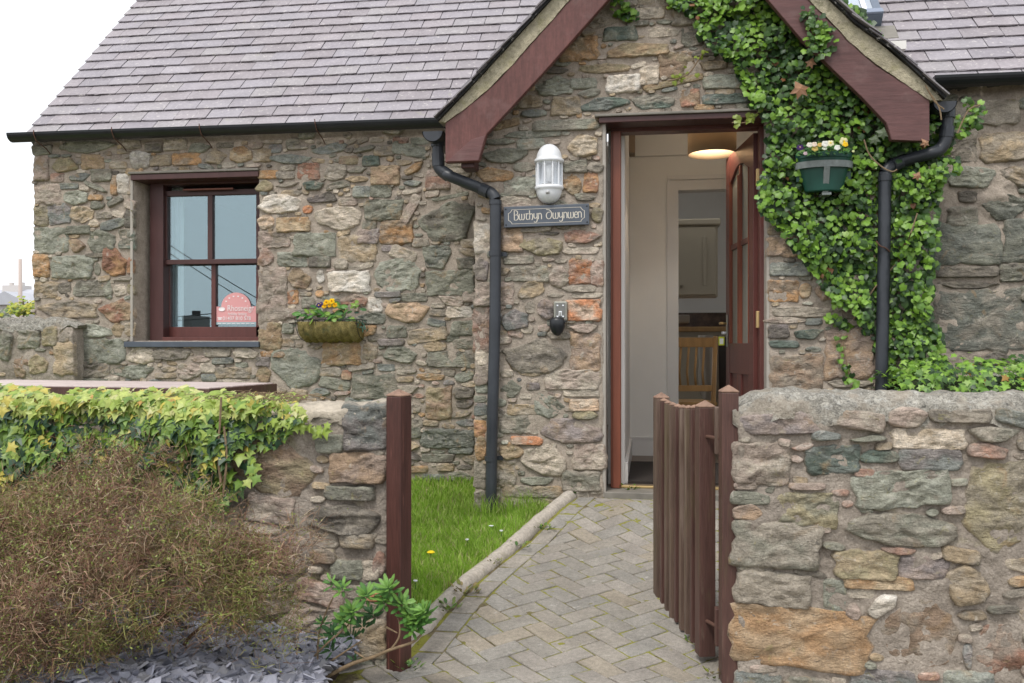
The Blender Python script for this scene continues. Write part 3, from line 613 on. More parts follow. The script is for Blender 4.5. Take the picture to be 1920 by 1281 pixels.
bx('window_board', 306, 487, 632, 641, YW, .10, J, win, yo=-.012)
m = MB(); a = at(344, 357, YW); b = at(438, 353, YW); m.box((a.x, YW - .012, a.z - .004), (b.x, YW + .0, a.z + .008)); m.out('trickle_vent', M['joinery_orange'], win, bevel=.002)
a = at(237, 652, YL); b = at(489, 641, YL); m = MB(); m.box((a.x, YL - .035, a.z + .003), (b.x, YW + .02, b.z + .002)); m.out('window_sill', M['sill'], cot, bevel=.004)
m = MB(); m.box((WIN[0] - .02, YL - .03, WIN[3] + .006), (WIN[1], YL + .2, WIN[3] + .022)); m.out('window_drip', M['lead'], cot, bevel=.004)
m = MB(); m.box((WIN[0] - .005, YL - .022, WIN[3] - .035), (WIN[1] - .002, YL + .2, WIN[3] + .003)); m.out('window_lintel', JD, cot, bevel=.003)
# sticker in the window
stk = None
yk = YT + .012; sa, sb = at(404, 609, yk), at(481, 574, yk); sw = sb.x - sa.x
pinkm = gm('pink_sticker', (.70, .34, .34), rough=.6); palm = gm('pale_sticker_band', (.33, .47, .50), rough=.6)
arc = [(sa.x + sw * .5 + sw * .36 * math.cos(t), sb.z - .005 + sw * .33 * math.sin(t)) for t in np.linspace(0, math.pi, 18)]
m = MB(); m.prism([(sa.x, sa.z + .018), (sb.x, sa.z + .018), (sb.x, sb.z)] + arc + [(sa.x, sb.z)], yk, yk + .002)
stk = tag(m.out('window_sticker', pinkm), 'pink agency sticker inside the lower right window pane', 'sticker')
m = MB(); m.box((sa.x, yk, sa.z), (sb.x, yk + .002, sa.z + .0175)); m.out('sticker_band', palm, stk)
whm = gm('white_print', (.85, .8, .8), rough=.6)
def text(body, size, loc, mat, parent, name='lettering', sx=1, align='LEFT', rot=0, ext=.0004):
    cu = bpy.data.curves.new(name, 'FONT'); cu.body = body; cu.size = size; cu.extrude = ext; cu.align_x = align
    cu.materials.append(mat); tmp = bpy.data.objects.new('tmp', cu); COL.objects.link(tmp); me = bpy.data.meshes.new_from_object(tmp.evaluated_get(bpy.context.evaluated_depsgraph_get())); bpy.data.objects.remove(tmp)
    o = bpy.data.objects.new(name, me); link(o, parent, loc); o.rotation_euler = (R(90), rot, 0); o.scale = (sx, 1, 1); return o
text('Rhosneigr', .058, (sa.x + sw * .29, yk - .003, sb.z - .033), whm, stk, sx=.85)
text('holiday letting', .031, (sa.x + sw * .31, yk - .003, sb.z - .064), whm, stk, sx=.8)
text('01407 810 578', .038, (sa.x + sw * .18, yk - .003, sb.z - .099), whm, stk, sx=.92)
m = MB(); m.lathe([(.0, 0), (.019, .001), (.019, .0025)], (0, 0, 0), 14); V = [(sa.x + sw * .16 + x * 1.3, yk - .002 - z, sb.z - .02 + y_ * .8) for x, y_, z in m.V]; build('emblem', V, m.F, whm, stk)
m = MB(); zz = sb.z - .090; m.box((sa.x + sw * .07, yk - .002, zz - .006), (sa.x + sw * .15, yk, zz + .004)); m.box((sa.x + sw * .055, yk - .002, zz + .006), (sa.x + sw * .165, yk, zz + .012)); m.out('telephone_symbol', whm, stk)
for q in range(6): 
    t = math.pi * (.82 - q * .128); m = MB(); x_, z_ = sa.x + sw * .5 + sw * .28 * math.cos(t), sb.z - .006 + sw * .25 * math.sin(t); m.box((x_ - .006, yk - .002, z_ - .004), (x_ + .006, yk, z_ + .004)); m.out('arched_print', whm, stk)
for q in range(8):
    m = MB(); m.box((sa.x + sw * (.06 + q * .115), yk - .002, sa.z + .006), (sa.x + sw * (.14 + q * .115), yk, sa.z + .010)); m.out('small_print', whm, stk)
# room behind the window
xa, xb = WIN[0] - .4, WIN[1] + .8
m = MB(); m.box((xa, YL + 3, .3), (xb, YL + 3.05, 2.55)); m.box((xa - .05, YL + .3, .3), (xa, YL + 3.05, 2.55)); m.box((xb, YL + .3, .3), (xb + .05, YL + 3.05, 2.55)); m.box((xa, YL + .3, 2.5), (xb, YL + 3.05, 2.55)); m.box((xa, YL + .3, .3), (xb, YL + 3.05, .35))
tag(m.out('room_wall', gm('room_paint', (.17, .18, .18), rough=.9)), kind='structure')
cx0, cx1 = at(308, 500, YT + .1).x, at(345, 500, YT + .1).x
n = 26; V = []; 
for k in range(n + 1):
    x = cx0 + (cx1 - cx0) * k / n; yy = YT + .10 + .012 * math.sin(k * 1.1)
    V += [(x, yy, at(0, 622, YT).z), (x, yy, at(0, 356, YT).z)]
tag(build('window_curtain', V, [(2 * k, 2 * k + 2, 2 * k + 3, 2 * k + 1) for k in range(n)], gm('white_curtain', (.85, .87, .85), rough=.9, trans=.3), smooth=True), 'white curtain hanging inside the left side of the sash window', 'curtain')
# ---- door frame, lintel, step
YD = YP + .135
for n_, b, mt in (('door_jamb', (1145, 1164, 232, 908), 'joinery_orange'), ('door_jamb', (1424, 1441, 220, 905), 'joinery')):
    a, c = at(b[0], b[3], YD), at(b[1], b[2], YD); m = MB(); m.box((a.x, YD, .335), (c.x, YD + .10, DOOR[3] - .02)); m.box((a.x + (.012 if n_ and b[0] < 1200 else -.0), YD - .012, .335), (c.x - (.0 if b[0] < 1200 else .012), YD - .001, DOOR[3] - .02)); m.out(n_, M[mt], cot, bevel=.004)
a, c = at(1145, 248, YD), at(1441, 225, YD)
m = MB(); m.box((a.x, YD, at(1164, 248, YD).z), (DOOR[1], YD + .10, DOOR[3] + .03)); m.box((a.x, YD - .012, at(1164, 243, YD).z), (DOOR[1], YD - .001, DOOR[3] + .03)); m.out('door_head', M['joinery'], cot, bevel=.004)
m = MB(); m.box((DOOR[0] - .03, YP - .030, DOOR[3] - .004), (DOOR[1] + .0, YD - .013, DOOR[3] + .03)); m.out('door_lintel', JD, cot, bevel=.004)
m = MB(); m.box((DOOR[0] - .055, YP - .045, DOOR[3] + .0305), (DOOR[1] + .02, YP + .1, DOOR[3] + .046)); m.out('lintel_drip', M['lead'], cot, bevel=.004)
m = MB(); m.box((DOOR[0] + .0, YP - .012, .26), (DOOR[1], YD + .12, .333)); m.out('doorstep', M['lead'], cot, bevel=.005)
m = MB(); m.box((at(1164, 900, YD).x, YD + .02, .334), (at(1424, 900, YD).x, YD + .07, .348)); m.out('threshold_strip', M['brass'], cot, bevel=.003)
# ---- door leaf, opened inwards
HX, HYW = at(1421, 500, YD + .10).x - .005, YD + .10
ang = math.atan2(.79 * CT, -.79 * ST + .0) ; dl = .765; dz0, dz1 = .355, at(1416, 246, YD + .05).z
ux, uy = math.cos(R(97.5)), math.sin(R(97.5)); nx_, ny_ = uy, -ux      # leaf runs from the hinge into the hall; n points to the right
leaf = empty('front_door', (HX, HYW, dz0)); leaf.parent = cot; leaf.location = Vector((HX, HYW, dz0)) - WL[cot.name]
def lp(u, n_, z): return (HX + ux * u + nx_ * n_, HYW + uy * u + ny_ * n_, z)
def lbox(name, u0, u1, z0, z1, n0, n1, mat, par=None, bev=.003):
    V = [lp(u0, n0, z0), lp(u1, n0, z0), lp(u1, n1, z0), lp(u0, n1, z0), lp(u0, n0, z1), lp(u1, n0, z1), lp(u1, n1, z1), lp(u0, n1, z1)]
    return build(name, V, [(0, 3, 2, 1), (4, 5, 6, 7), (0, 1, 5, 4), (1, 2, 6, 5), (2, 3, 7, 6), (3, 0, 4, 7)], mat, par or leaf, bevel=bev)
H = dz1 - dz0; zb = dz0
lbox('stile', 0, .115, zb, dz1, -.022, .022, J); lbox('stile', dl - .115, dl, zb, dz1, -.022, .022, J)
lbox('rail', .115, dl - .115, zb, zb + .2, -.02, .02, J); lbox('rail', .115, dl - .115, zb + .66, zb + .86, -.02, .02, J)
P = [(.115, dz1), (.115, dz1 - .20)] + [(.115 + (dl - .23) * t, dz1 - .20 + .09 * math.sin(math.pi * t)) for t in np.linspace(.05, .95, 10)] + [(dl - .115, dz1 - .20), (dl - .115, dz1)]
n = len(P); V = [lp(u, -.02, z) for u, z in P] + [lp(u, .02, z) for u, z in P]
build('arched_rail', V, [tuple(range(n)), tuple(range(2 * n - 1, n - 1, -1))] + [(i, i + n, (i + 1) % n + n, (i + 1) % n) for i in range(n)], J, leaf)
cm = dl / 2; gz0, gz1 = zb + .86, dz1 - .12; gm_ = gz0 + (gz1 - gz0) * .56
lbox('glazing_bar', cm - .016, cm + .016, gz0, gz1, -.018, .018, M['joinery_orange']); lbox('glazing_bar', .115, dl - .115, gm_ - .018, gm_ + .018, -.0165, .0165, J)
lbox('muntin', cm - .045, cm + .045, zb + .2, zb + .66, -.02, .02, J)
for u0, u1 in ((.115, cm - .016), (cm + .016, dl - .115)):
    lbox('pane', u0, u1, gz0, gm_ - .018, -.003, .003, M['glass_door'], bev=0); lbox('pane', u0, u1, gm_ + .018, gz1, -.003, .003, M['glass_door'], bev=0)
    for s in (u0, u1 - .010): lbox('bead', s, s + .010, gz0, gz1 - .06, -.026, -.004, M['joinery_orange'], bev=0)
for u0, u1 in ((.115, cm - .045), (cm + .045, dl - .115)):
    lbox('panel', u0, u1, zb + .2, zb + .66, -.008, .008, J); lbox('bead', u0, u0 + .012, zb + .2, zb + .66, -.0195, -.008, M['joinery_orange'], bev=0)
for zc in (zb + .25, zb + 1.0, zb + 1.85):
    m = MB(); m.box((HX - .012, HYW - .075, zc - .05), (HX + .022, HYW - .03, zc + .05)); m.out('hinge', M['brass'], leaf, bevel=.002)
hz = at(1357, 612, 6.3).z
lbox('handle_plate', dl - .065, dl - .035, hz - .14, hz + .08, -.03, -.0225, M['grey'])
m = MB(); m.tube([lp(dl - .05, -.028, hz + .02), lp(dl - .05, -.075, hz + .02), lp(dl - .09, -.08, hz + .02), lp(dl - .17, -.078, hz + .018)], .0085, 8); m.out('handle', M['brass'], leaf, smooth=True)
kz = hz - .045
keys = empty('key_bunch', lp(dl - .05, -.045, kz - .1), 'keys with a yellow tag hanging in the lock of the open front door', 'keys')
m = MB(); m.tube([lp(dl - .05, -.031, kz), lp(dl - .05, -.06, kz)], .011, 10); m.out('key', M['white'], keys, smooth=True)
m = MB(); m.tube([lp(dl - .05, -.055, kz - .005), lp(dl - .045, -.06, kz - .03)], .002, 5); m.out('key_ring', M['grey'], keys)
m = MB(); c_ = lp(dl - .045, -.062, kz - .055); m.box((c_[0] - .02, c_[1] - .003, c_[2] - .03), (c_[0] + .02, c_[1] + .003, c_[2] + .03), rot=R(-8)); m.out('key_tag', M['tagyellow'], keys, bevel=.003)
m = MB(); m.box((c_[0] - .012, c_[1] - .0045, c_[2] - .02), (c_[0] + .012, c_[1] - .003, c_[2] + .018), rot=R(-8)); m.out('tag_paper', M['paper'], keys)
# ---- hall and kitchen
HXL = -.150; HB = 7.13; FLR = .345
def sbox(name, lo, hi, mat, label=None): m = MB(); m.box(lo, hi); return tag(m.out(name, mat), label, kind='structure')
sbox('hall_floor', (HXL - .1, YD + .08, FLR - .05), (1.40, HB, FLR), M['floor'])
tag((lambda m: m.out('doormat', M['carpet']))((lambda m: (m.box((HXL + .02, YD + .12, FLR + .001), (1.1, YD + 1.1, FLR + .016)), m)[-1])(MB())), 'dark brown coir doormat on the hall floor just inside the door', 'doormat')
sbox('hall_wall', (HXL - .1, YD + .10, FLR), (HXL, HB, 3.0), M['plaster']); sbox('hall_wall', (1.40, YP + .3, FLR), (1.5, HB, 3.0), M['plaster'])
sbox('hall_ceiling', (HXL - .1, YD + .1, 2.95), (1.5, HB + .1, 3.0), M['plaster'])
ox0 = at(1272, 500, HB).x; oz1 = at(1300, 357, HB).z; ox1 = ox0 + .80
sbox('hall_wall', (HXL, HB, FLR), (ox0, HB + .12, 2.95), M['plaster']); sbox('hall_wall', (ox1, HB, FLR), (1.4, HB + .12, 2.95), M['plaster']); sbox('hall_wall', (ox0, HB, oz1), (ox1, HB + .12, 2.95), M['plaster'])
ax = at(1251, 500, HB).x
for k, (a_, b_, d_) in enumerate(((ax, ax + .016, .030), (ax + .016, ox0 - .02, .020), (ox0 - .02, ox0 - .0, .026))): sbox('architrave_trim', (a_, HB - d_, FLR), (b_, HB - .0005, oz1 + .08), M['gloss'])
sbox('architrave_trim', (ax - .0, HB - .027, oz1 + .081), (ox1 + .1, HB - .0005, oz1 + .115), M['gloss']); sbox('architrave_trim', (ox0, HB - .02, oz1 + .0), (ox1 + .1, HB - .0005, oz1 + .0805), M['gloss'])
sbox('skirting_board', (HXL + .0005, HB - .02, FLR), (ax - .001, HB - .0005, FLR + .13), M['gloss']); sbox('skirting_board', (HXL + .0005, YD + .13, FLR), (HXL + .02, HB - .021, FLR + .13), M['gloss'])
sbox('skirting_trim', (HXL + .0005, HB - .026, FLR + .13), (ax - .001, HB - .0005, FLR + .145), M['gloss'])
zpr = at(1220, 293, HB).z; sbox('picture_rail_trim', (HXL + .001, HB - .014, zpr), (1.39, HB - .0005, zpr + .02), M['plaster'])
a = at(1186, 290, 6.9); m = MB(); m.box((HXL + .001, 6.82, a.z), (HXL + .045, 6.98, a.z + .16)); tag(m.out('chime_box', gm('brown_box', (.22, .16, .11), rough=.6)), 'small brown box fixed high on the hall wall', 'door chime')
pc = at(1335, 290, 6.2); pl = empty('pendant_lamp', (pc.x, 6.2, pc.z), 'cream drum pendant lamp glowing in the hall ceiling above the open door', 'ceiling lamp')
m = MB(); m.lathe([(.160, 0), (.160, .2), (.157, .2), (.157, 0), (.160, 0)], (pc.x, 6.2, pc.z), 32); m.out('lamp_shade', M['shade'], pl, smooth=True)
m = MB(); m.tube([(pc.x, 6.2, pc.z + .15), (pc.x, 6.2, 2.95)], .004, 6); m.out('cord', M['wire'], pl)
m = MB(); m.lathe([(0, 0), (.02, .01), (.03, .035), (.02, .06), (0, .07)], (pc.x, 6.2, pc.z + .04), 12); m.out('bulb', M['bulb'], pl, smooth=True)
ll = bpy.data.lights.new('hall_lamp_light', 'POINT'); ll.energy = 10.5; ll.color = (1, .86, .70); ll.shadow_soft_size = .03
lo = bpy.data.objects.new('hall_lamp_light', ll); link(lo, pl, (pc.x, 6.2, pc.z + .13))
KF = .28; KB_ = 10.6
sbox('kitchen_floor', (-1.2, HB + .12, KF - .05), (3.4, KB_, KF), M['floor']); sbox('kitchen_wall', (-1.2, KB_, KF), (3.4, KB_ + .1, 3.3), M['plaster']); sbox('kitchen_wall', (-1.3, HB + .12, KF), (-1.2, 7.9, 3.3), M['plaster']); sbox('kitchen_wall', (-1.3, 7.9, KF), (-1.2, KB_, 1.3), M['plaster'])  # left wall kept low at the back: unseen opening added for sky light
sbox('kitchen_ceiling', (-1.3, HB + .12, 3.3), (3.5, 8.7, 3.35), M['plaster']); sbox('kitchen_ceiling', (-1.3, 9.6, 3.3), (3.5, KB_, 3.35), M['plaster']); sbox('kitchen_wall', (3.4, HB, KF), (3.5, 7.8, 3.3), M['plaster']); sbox('kitchen_wall', (3.4, 9.3, KF), (3.5, KB_, 3.3), M['plaster']); sbox('kitchen_wall', (3.4, 7.8, KF), (3.5, 9.3, 1.2), M['plaster']); sbox('kitchen_wall', (3.4, 7.8, 2.8), (3.5, 9.3, 3.3), M['plaster'])  # ceiling gap and right side opening added out of view to brighten the kitchen
def kb2(px0, px1, py0, py1, Y): a = at(px0, py1, Y); b = at(px1, py0, Y); return a.x, b.x, a.z, b.z
x0, x1, z0, z1 = kb2(1255, 1346, 422, 557, 9.8); uc = empty('wall_cupboard', (x0, 9.8, z0), 'cream wall cupboard with moulded top in the kitchen beyond the hall', 'cupboard')
m = MB(); m.box((x0, 9.82, z0), (x1, 10.15, z1)); m.out('cabinet_body', M['cab'], uc, bevel=.004)
m = MB(); m.box((x0 + .01, 9.795, z0 + .02), (x1 - .02, 9.818, z1 - .02)); m.out('cupboard_door', M['cab'], uc, bevel=.006)
m = MB(); m.box((x0 + .35, 9.788, z0 + .12), (x1 - .12, 9.793, z1 - .12)); m.out('door_panel', M['cab'], uc, bevel=.003)
m = MB(); m.box((x0 - .02, 9.78, z1), (x1 + .03, 10.15, z1 + .07)); m.out('cornice', M['cab'], uc, bevel=.015)
m = MB(); m.lathe([(0, -.02), (.016, -.015), (.016, 0)], (0, 0, 0), 12); V = [(at(1278, 537, 9.79).x + a_, 9.785 - c_, at(1278, 537, 9.79).z + b_) for a_, b_, c_ in m.V]; build('knob', V, m.F, M['rust'], uc, smooth=True)
x0, x1, z0, z1 = kb2(1240, 1420, 605, 622, 9.6); bc = empty('kitchen_counter', (x0, 9.6, KF), 'kitchen counter with base units seen past the inner doorway', 'counter')
m = MB(); m.box((x0, 9.6, z0), (x1, 10.3, z0 + .05)); m.out('worktop', M['oak'], bc, bevel=.004); m = MB(); m.box((x0, 9.65, KF), (x1, 10.3, z0 - .001)); m.out('base_unit', M['cab'], bc)
m = MB(); m.box((x0, 10.28, z0 + .051), (x1, 10.3, z0 + .22)); m.out('tile_band', M['tile'], bc)
x0, x1, z0, z1 = kb2(1272, 1293, 594, 606, 9.7); m = MB(); m.box((x0, 9.7, z0), (x1, 9.85, z1 + .02)); tag(m.out('kitchen_box', M['cloth'], bevel=.01), 'small pale box standing on the kitchen counter', 'box')
m = MB(); m.prism([(at(1300, 350, 9).x, at(0, 357, 9).z + .2), (at(1420, 350, 9).x, at(0, 430, 9).z), (at(1420, 350, 9).x, at(0, 340, 9).z + .4)], 8.4, 9.4); tag(m.out('stair_soffit_wall', M['plaster']), kind='structure')
# wooden chair
def chair(cx, cy, rz, seat, back, label, mat):
    t = empty('wooden_chair', (cx, cy, KF), label, 'chair'); c, s = math.cos(rz), math.sin(rz)
    def W(x, y_, z): return (cx + x * c - y_ * s, cy + x * s + y_ * c, KF + z)
    def b(name, lo, hi): m = MB(); m.box(lo, hi); m.V = [W(*v) for v in m.V]; m.out(name, mat, t, bevel=.005)
    for sx in (-1, 1):
        b('leg', (sx * .19 - .02, -.20, 0), (sx * .19 + .02, -.16, seat)); m = MB(); m.tube([W(sx * .19, .17, 0), W(sx * .19, .18, seat), W(sx * .19, .24, back)], .021, 8); m.out('leg', mat, t, smooth=True)
    b('seat', (-.22, -.22, seat), (.22, .20, seat + .03)); b('top_rail', (-.17, .215, back - .09), (.17, .25, back - .01)); b('lower_rail', (-.17, .195, seat + .12), (.17, .225, seat + .17))
    for k in range(4): m = MB(); x = -.10 + k * .065; m.tube([W(x, .21, seat + .17), W(x + .01, .215, seat + .28), W(x, .232, back - .09)], .011, 6); m.out('slat', mat, t, smooth=True)
cc = at(1285, 700, 7.85); chair(cc.x, 7.85, R(192), .42, at(1285, 631, 7.7).z - KF, 'light oak slat back chair in the kitchen seen over the gate', M['oak'])
ac = at(1372, 690, 8.9); t = empty('armchair', (ac.x, 8.9, KF), 'dark upholstered tub chair with a grey throw over its back', 'armchair')
m = MB(); m.lathe([(.0, .0), (.20, .0), (.23, .2), (.25, .42), (.0, .45)], (ac.x, 8.9, KF), 20); m.out('seat', M['darkcloth'], t, smooth=True)
m = MB(); m.lathe([(.25, .1), (.28, .5), (.30, .98), (.27, 1.0), (.24, .5), (.22, .1)], (ac.x, 8.9, KF), 18, a0=R(150), a1=R(390)); m.out('backrest', M['darkcloth'], t, smooth=True)
V = []
for k in range(15):
    aa = R(172 + k * 5); rr = .305 + .010 * math.sin(k * 1.7)
    for j in range(8): V.append((ac.x + (rr + .006 * math.sin(j)) * math.cos(aa), 8.9 + rr * math.sin(aa), KF + 1.02 - j * (.055 + .005 * k)))
build('throw', V, [(k * 8 + j, (k + 1) * 8 + j, (k + 1) * 8 + j + 1, k * 8 + j + 1) for k in range(14) for j in range(7)], M['cloth'], t, smooth=True)
# ================================================================== ROOFS
PIT = R(46.3)
SLC = [tuple(c * 1.13 * f for c, f in zip(q, (1.0, .98, 1.02))) for q in ((.250, .234, .246), (.262, .248, .258), (.240, .226, .238), (.250, .238, .250), (.270, .256, .260), (.246, .226, .232), (.256, .236, .242), (.272, .258, .258))]
gauge, sw_ = .127, .24
def slate_mesh(c, k):
    w, L, t = sw_ - .0055, gauge * 2.1, .008; random.seed(k); V = []
    n = 6
    for z in (0, t):
        for i in range(n + 1): V.append((-w / 2 + w * i / n, -.5 * 0 + random.uniform(-.004, .003), z))
        V += [(w / 2, L, z), (-w / 2, L, z)]
    m_ = n + 3; F = [tuple(range(m_ - 1, -1, -1)), tuple(range(m_, 2 * m_))] + [(i, (i + 1) % m_, m_ + (i + 1) % m_, m_ + i) for i in range(m_)]
    return mk('slate', V, F, M['slate'], cols=[np.array(c)] * len(V), smooth=False)
SM = [slate_mesh(np.array(random.choice(SLC)) * random.uniform(.93, 1.07), 100 + k) for k in range(28)]
random.seed(11)
def in_frame(p):
    r_ = p.x * CT + p.y * ST; d = -p.x * ST + p.y * CT; return -40 < CX + FPX * r_ / d < 1960 and HY - FPX * (p.z - EYE) / d > -45
def verge_z(x):
    pts = sorted([(p.x, p.z) for p in VLo + VRo + [aV]]); return float(np.interp(x, [p[0] for p in pts], [p[1] for p in pts], left=-9, right=-9))
def roof(name, x0, x1, y0, z0, top, ridge=3.6, holes=()):
    c, s = math.cos(PIT), math.sin(PIT)
    V = [(x0 + .01, y0 + .02, z0 - .012), (x1 - .01, y0 + .02, z0 - .012), (x1 - .01, y0 + ridge * c, z0 + ridge * s - .012), (x0 + .01, y0 + ridge * c, z0 + ridge * s - .012)]
    nrm = Vector((0, -s, c)); V += [tuple(Vector(v) - nrm * .08) for v in V]
    rf = build(name, V, [(0, 1, 2, 3), (7, 6, 5, 4), (0, 4, 5, 1), (1, 5, 6, 2), (2, 6, 7, 3), (3, 7, 4, 0)], gm(name + '_felt', (.10, .095, .095), rough=.9), cot)
    other = ([], [], [])
    rows = int(ridge / gauge)
    for i in range(rows):
        u = i * gauge - .02; off = (i % 2) * sw_ / 2
        x = x0 - off + random.uniform(-.004, .004)
        while x < x1:
            xc = x + sw_ / 2; x += sw_; lo_, hi_ = x0, x1
            if xc < x0 - .001 + .02 or xc > x1 - .02: 
                if xc < x0 - .13 or xc > x1 + .13: continue
            xa_, xb_ = max(xc - sw_ / 2, x0), min(xc + sw_ / 2, x1)
            if xb_ - xa_ < .05: continue
            p = Vector(((xa_ + xb_) / 2, y0 + u * c, z0 + u * s)) + nrm * .012
            if p.z < verge_z(p.x) - .10 and top: continue
            if any(a < p.x < b and d < u < e for a, b, d, e in holes): continue
            lift = math.atan2(.0125, gauge * 1.0); rot = Euler((PIT - lift, random.gauss(0, .009), random.gauss(0, .007)))
            if in_frame(p) and (u + gauge < 2.6):
                o = bpy.data.objects.new('slate', random.choice(SM)); link(o, rf, p + nrm * random.uniform(0, .0025)); o.rotation_euler = rot
                sc_ = (xb_ - xa_) / sw_
                if sc_ < .99: o.scale = (sc_, 1, 1)
            elif u < ridge - .05 :
                me = random.choice(SM); mat_ = Matrix.Translation(p) @ rot.to_matrix().to_4x4() @ Matrix.Scale((xb_ - xa_) / sw_, 4, (1, 0, 0)); k = len(other[0])
                other[0].extend([tuple(mat_ @ v.co) for v in me.vertices]); other[1].extend([tuple(k + q for q in f.vertices) for f in me.polygons]); other[2].extend([np.array(random.choice(SLC))] * len(me.vertices))
    if other[0]: tag(build('slate_courses', other[0], other[1], M['slate'], rf, cols=other[2]), kind='stuff')
    return rf
RX0 = at(50, 245, YL - .02).x
roof('main_roof', RX0, 1.3, YL - .03, 2.675, True)
rwx, rwz = at(1655, 36, 6.3), 0
roof('wing_roof', 1.42, 5.2, YR - .03, 2.725, True, holes=[(at(1500, 20, 6.2).x, at(1647, 20, 6.2).x, 0.62, 2.2)])
# porch roof: bell-cast slopes with slate verge and mortar bedding
VL_ = VLo + [aV]; VR_ = VRo + [aV]
def slope(pts, th0, th1, ya, yb, name, mat, par, smooth=False):
    P = pts; up = []
    for i, p in enumerate(P):
        d = (P[min(i + 1, len(P) - 1)] - P[max(i - 1, 0)]).normalized(); n_ = Vector((-d.z, 0, d.x)); n_ = n_ if n_.z > 0 else -n_
        up.append(n_)
    lo_ = [(p + n_ * th0) for p, n_ in zip(P, up)]; hi_ = [(p + n_ * th1) for p, n_ in zip(P, up)]
    n = len(P); V = [(q.x, yy, q.z) for yy in (ya, yb) for q in lo_ + hi_]
    F = []
    for i in range(n - 1): F += [(i, i + 1, n + i + 1, n + i), (2 * n + i, 3 * n + i, 3 * n + i + 1, 2 * n + i + 1), (i, 2 * n + i, 2 * n + i + 1, i + 1), (n + i, n + i + 1, 3 * n + i + 1, 3 * n + i)]
    F += [(0, n, 3 * n, 2 * n), (n - 1, 3 * n - 1, 4 * n - 1, 2 * n - 1)]
    return build(name, V, F, mat, par, smooth=smooth)
pr = slope(smooth_path(VL_, 4), .0, .012, YB - .035, 8.6, 'porch_roof', M['slate'], cot)
for pts in (VL_, VR_):
    if pts is VR_: slope(smooth_path(pts, 4), .0, .012, YB - .035, 8.6, 'porch_roof_slope', M['slate'], pr)
    S = smooth_path(pts, 12); Lc = 0; prev = S[0]; k = 0
    # verge slates, lapped along the edge
    dist = [0]
    for a, b in zip(S, S[1:]): dist.append(dist[-1] + (b - a).length)
    u = -.02
    while u < dist[-1] - .1 and k < 40:
        def pos(q): 
            q = max(0, min(dist[-1] - 1e-4, q)); i = max(0, np.searchsorted(dist, q) - 1); t = (q - dist[i]) / (dist[i + 1] - dist[i]); return S[i].lerp(S[i + 1], t)
        a_, b_ = pos(u), pos(u + .20); d = (b_ - a_).normalized(); n_ = Vector((-d.z, 0, d.x)); n_ = n_ if n_.z > 0 else -n_
        a2, b2 = a_ + n_ * (.020 + random.uniform(0, .005)), b_ + n_ * .012; yy = YB - .055 + random.uniform(-.012, .01)
        V = [(a2.x, yy, a2.z), (b2.x, yy, b2.z), (b2.x, yy + .3, b2.z), (a2.x, yy + .3, a2.z)]; V += [(v[0] + n_.x * .007, v[1], v[2] + n_.z * .007) for v in V]
        build('verge_slate', V, [(0, 3, 2, 1), (4, 5, 6, 7), (0, 1, 5, 4), (1, 2, 6, 5), (2, 3, 7, 6), (3, 0, 4, 7)], M['slate'], pr, cols=[np.array(random.choice(SLC)) * .75] * 8)
        u += gauge * .98; k += 1
def strip(P, Q, name, ya, yb, mat, par, jit=0):
    P, Q = smooth_path(P, 10), smooth_path(Q, 10); n = min(len(P), len(Q)); P, Q = P[:n], Q[:n]
    V = []; 
    for yy in (ya, yb):
        for p in P: V.append((p.x, yy + jit * noise.noise(p * 14), p.z + jit * noise.noise(p * 20)))
        for q in Q: V.append((q.x, yy + jit * noise.noise(q * 16), q.z))
    F = []
    for i in range(n - 1): F += [(i, i + 1, n + i + 1, n + i), (2 * n + i, 3 * n + i, 3 * n + i + 1, 2 * n + i + 1), (i, 2 * n + i, 2 * n + i + 1, i + 1), (n + i, n + i + 1, 3 * n + i + 1, 3 * n + i)]
    F += [(0, n, 3 * n, 2 * n), (n - 1, 3 * n - 1, 4 * n - 1, 2 * n - 1)]
    return build(name, V, F, mat, par)
def resamp(P, n):
    P = smooth_path(P, 8); d = [0]
    for a, b in zip(P, P[1:]): d.append(d[-1] + (b - a).length)
    return [Vector([float(np.interp(d[-1] * k / (n - 1), d, [p[c] for p in P])) for c in range(3)]) for k in range(n)]
strip(resamp(TL + [aT], 9), resamp(VLo + [aV], 9), 'verge_mortar', YB - .006, YB + .12, M['verge'], cot, .006)
strip(resamp(TR + [aT], 9), resamp(VRo + [aV], 9), 'verge_mortar', YB - .006, YB + .12, M['verge'], cot, .006)
for k_, (T, Bt, mt) in enumerate(((TL, BL, 'board'), (TR, BR, 'board_r'))):
    P = smooth_path(T, 5) + [aT]; Q = Bt + [aB]
    poly = [(p.x, p.z) for p in Q] + [(p.x, p.z) for p in reversed(P)]
    if k_ == 1: poly = poly[::-1]
    m = MB(); m.prism(poly, YB, YB + .045); m.out('bargeboard', M[mt], cot, bevel=.004)
# plastered soffit behind the boards, purlin end
m = MB(); a = at(886, 318, 5.3); m.box((a.x - .06, YB + .05, a.z - .0), (a.x + .02, YP, a.z + .08)); m.out('purlin_end', M['joinery_dark'], cot, bevel=.006)
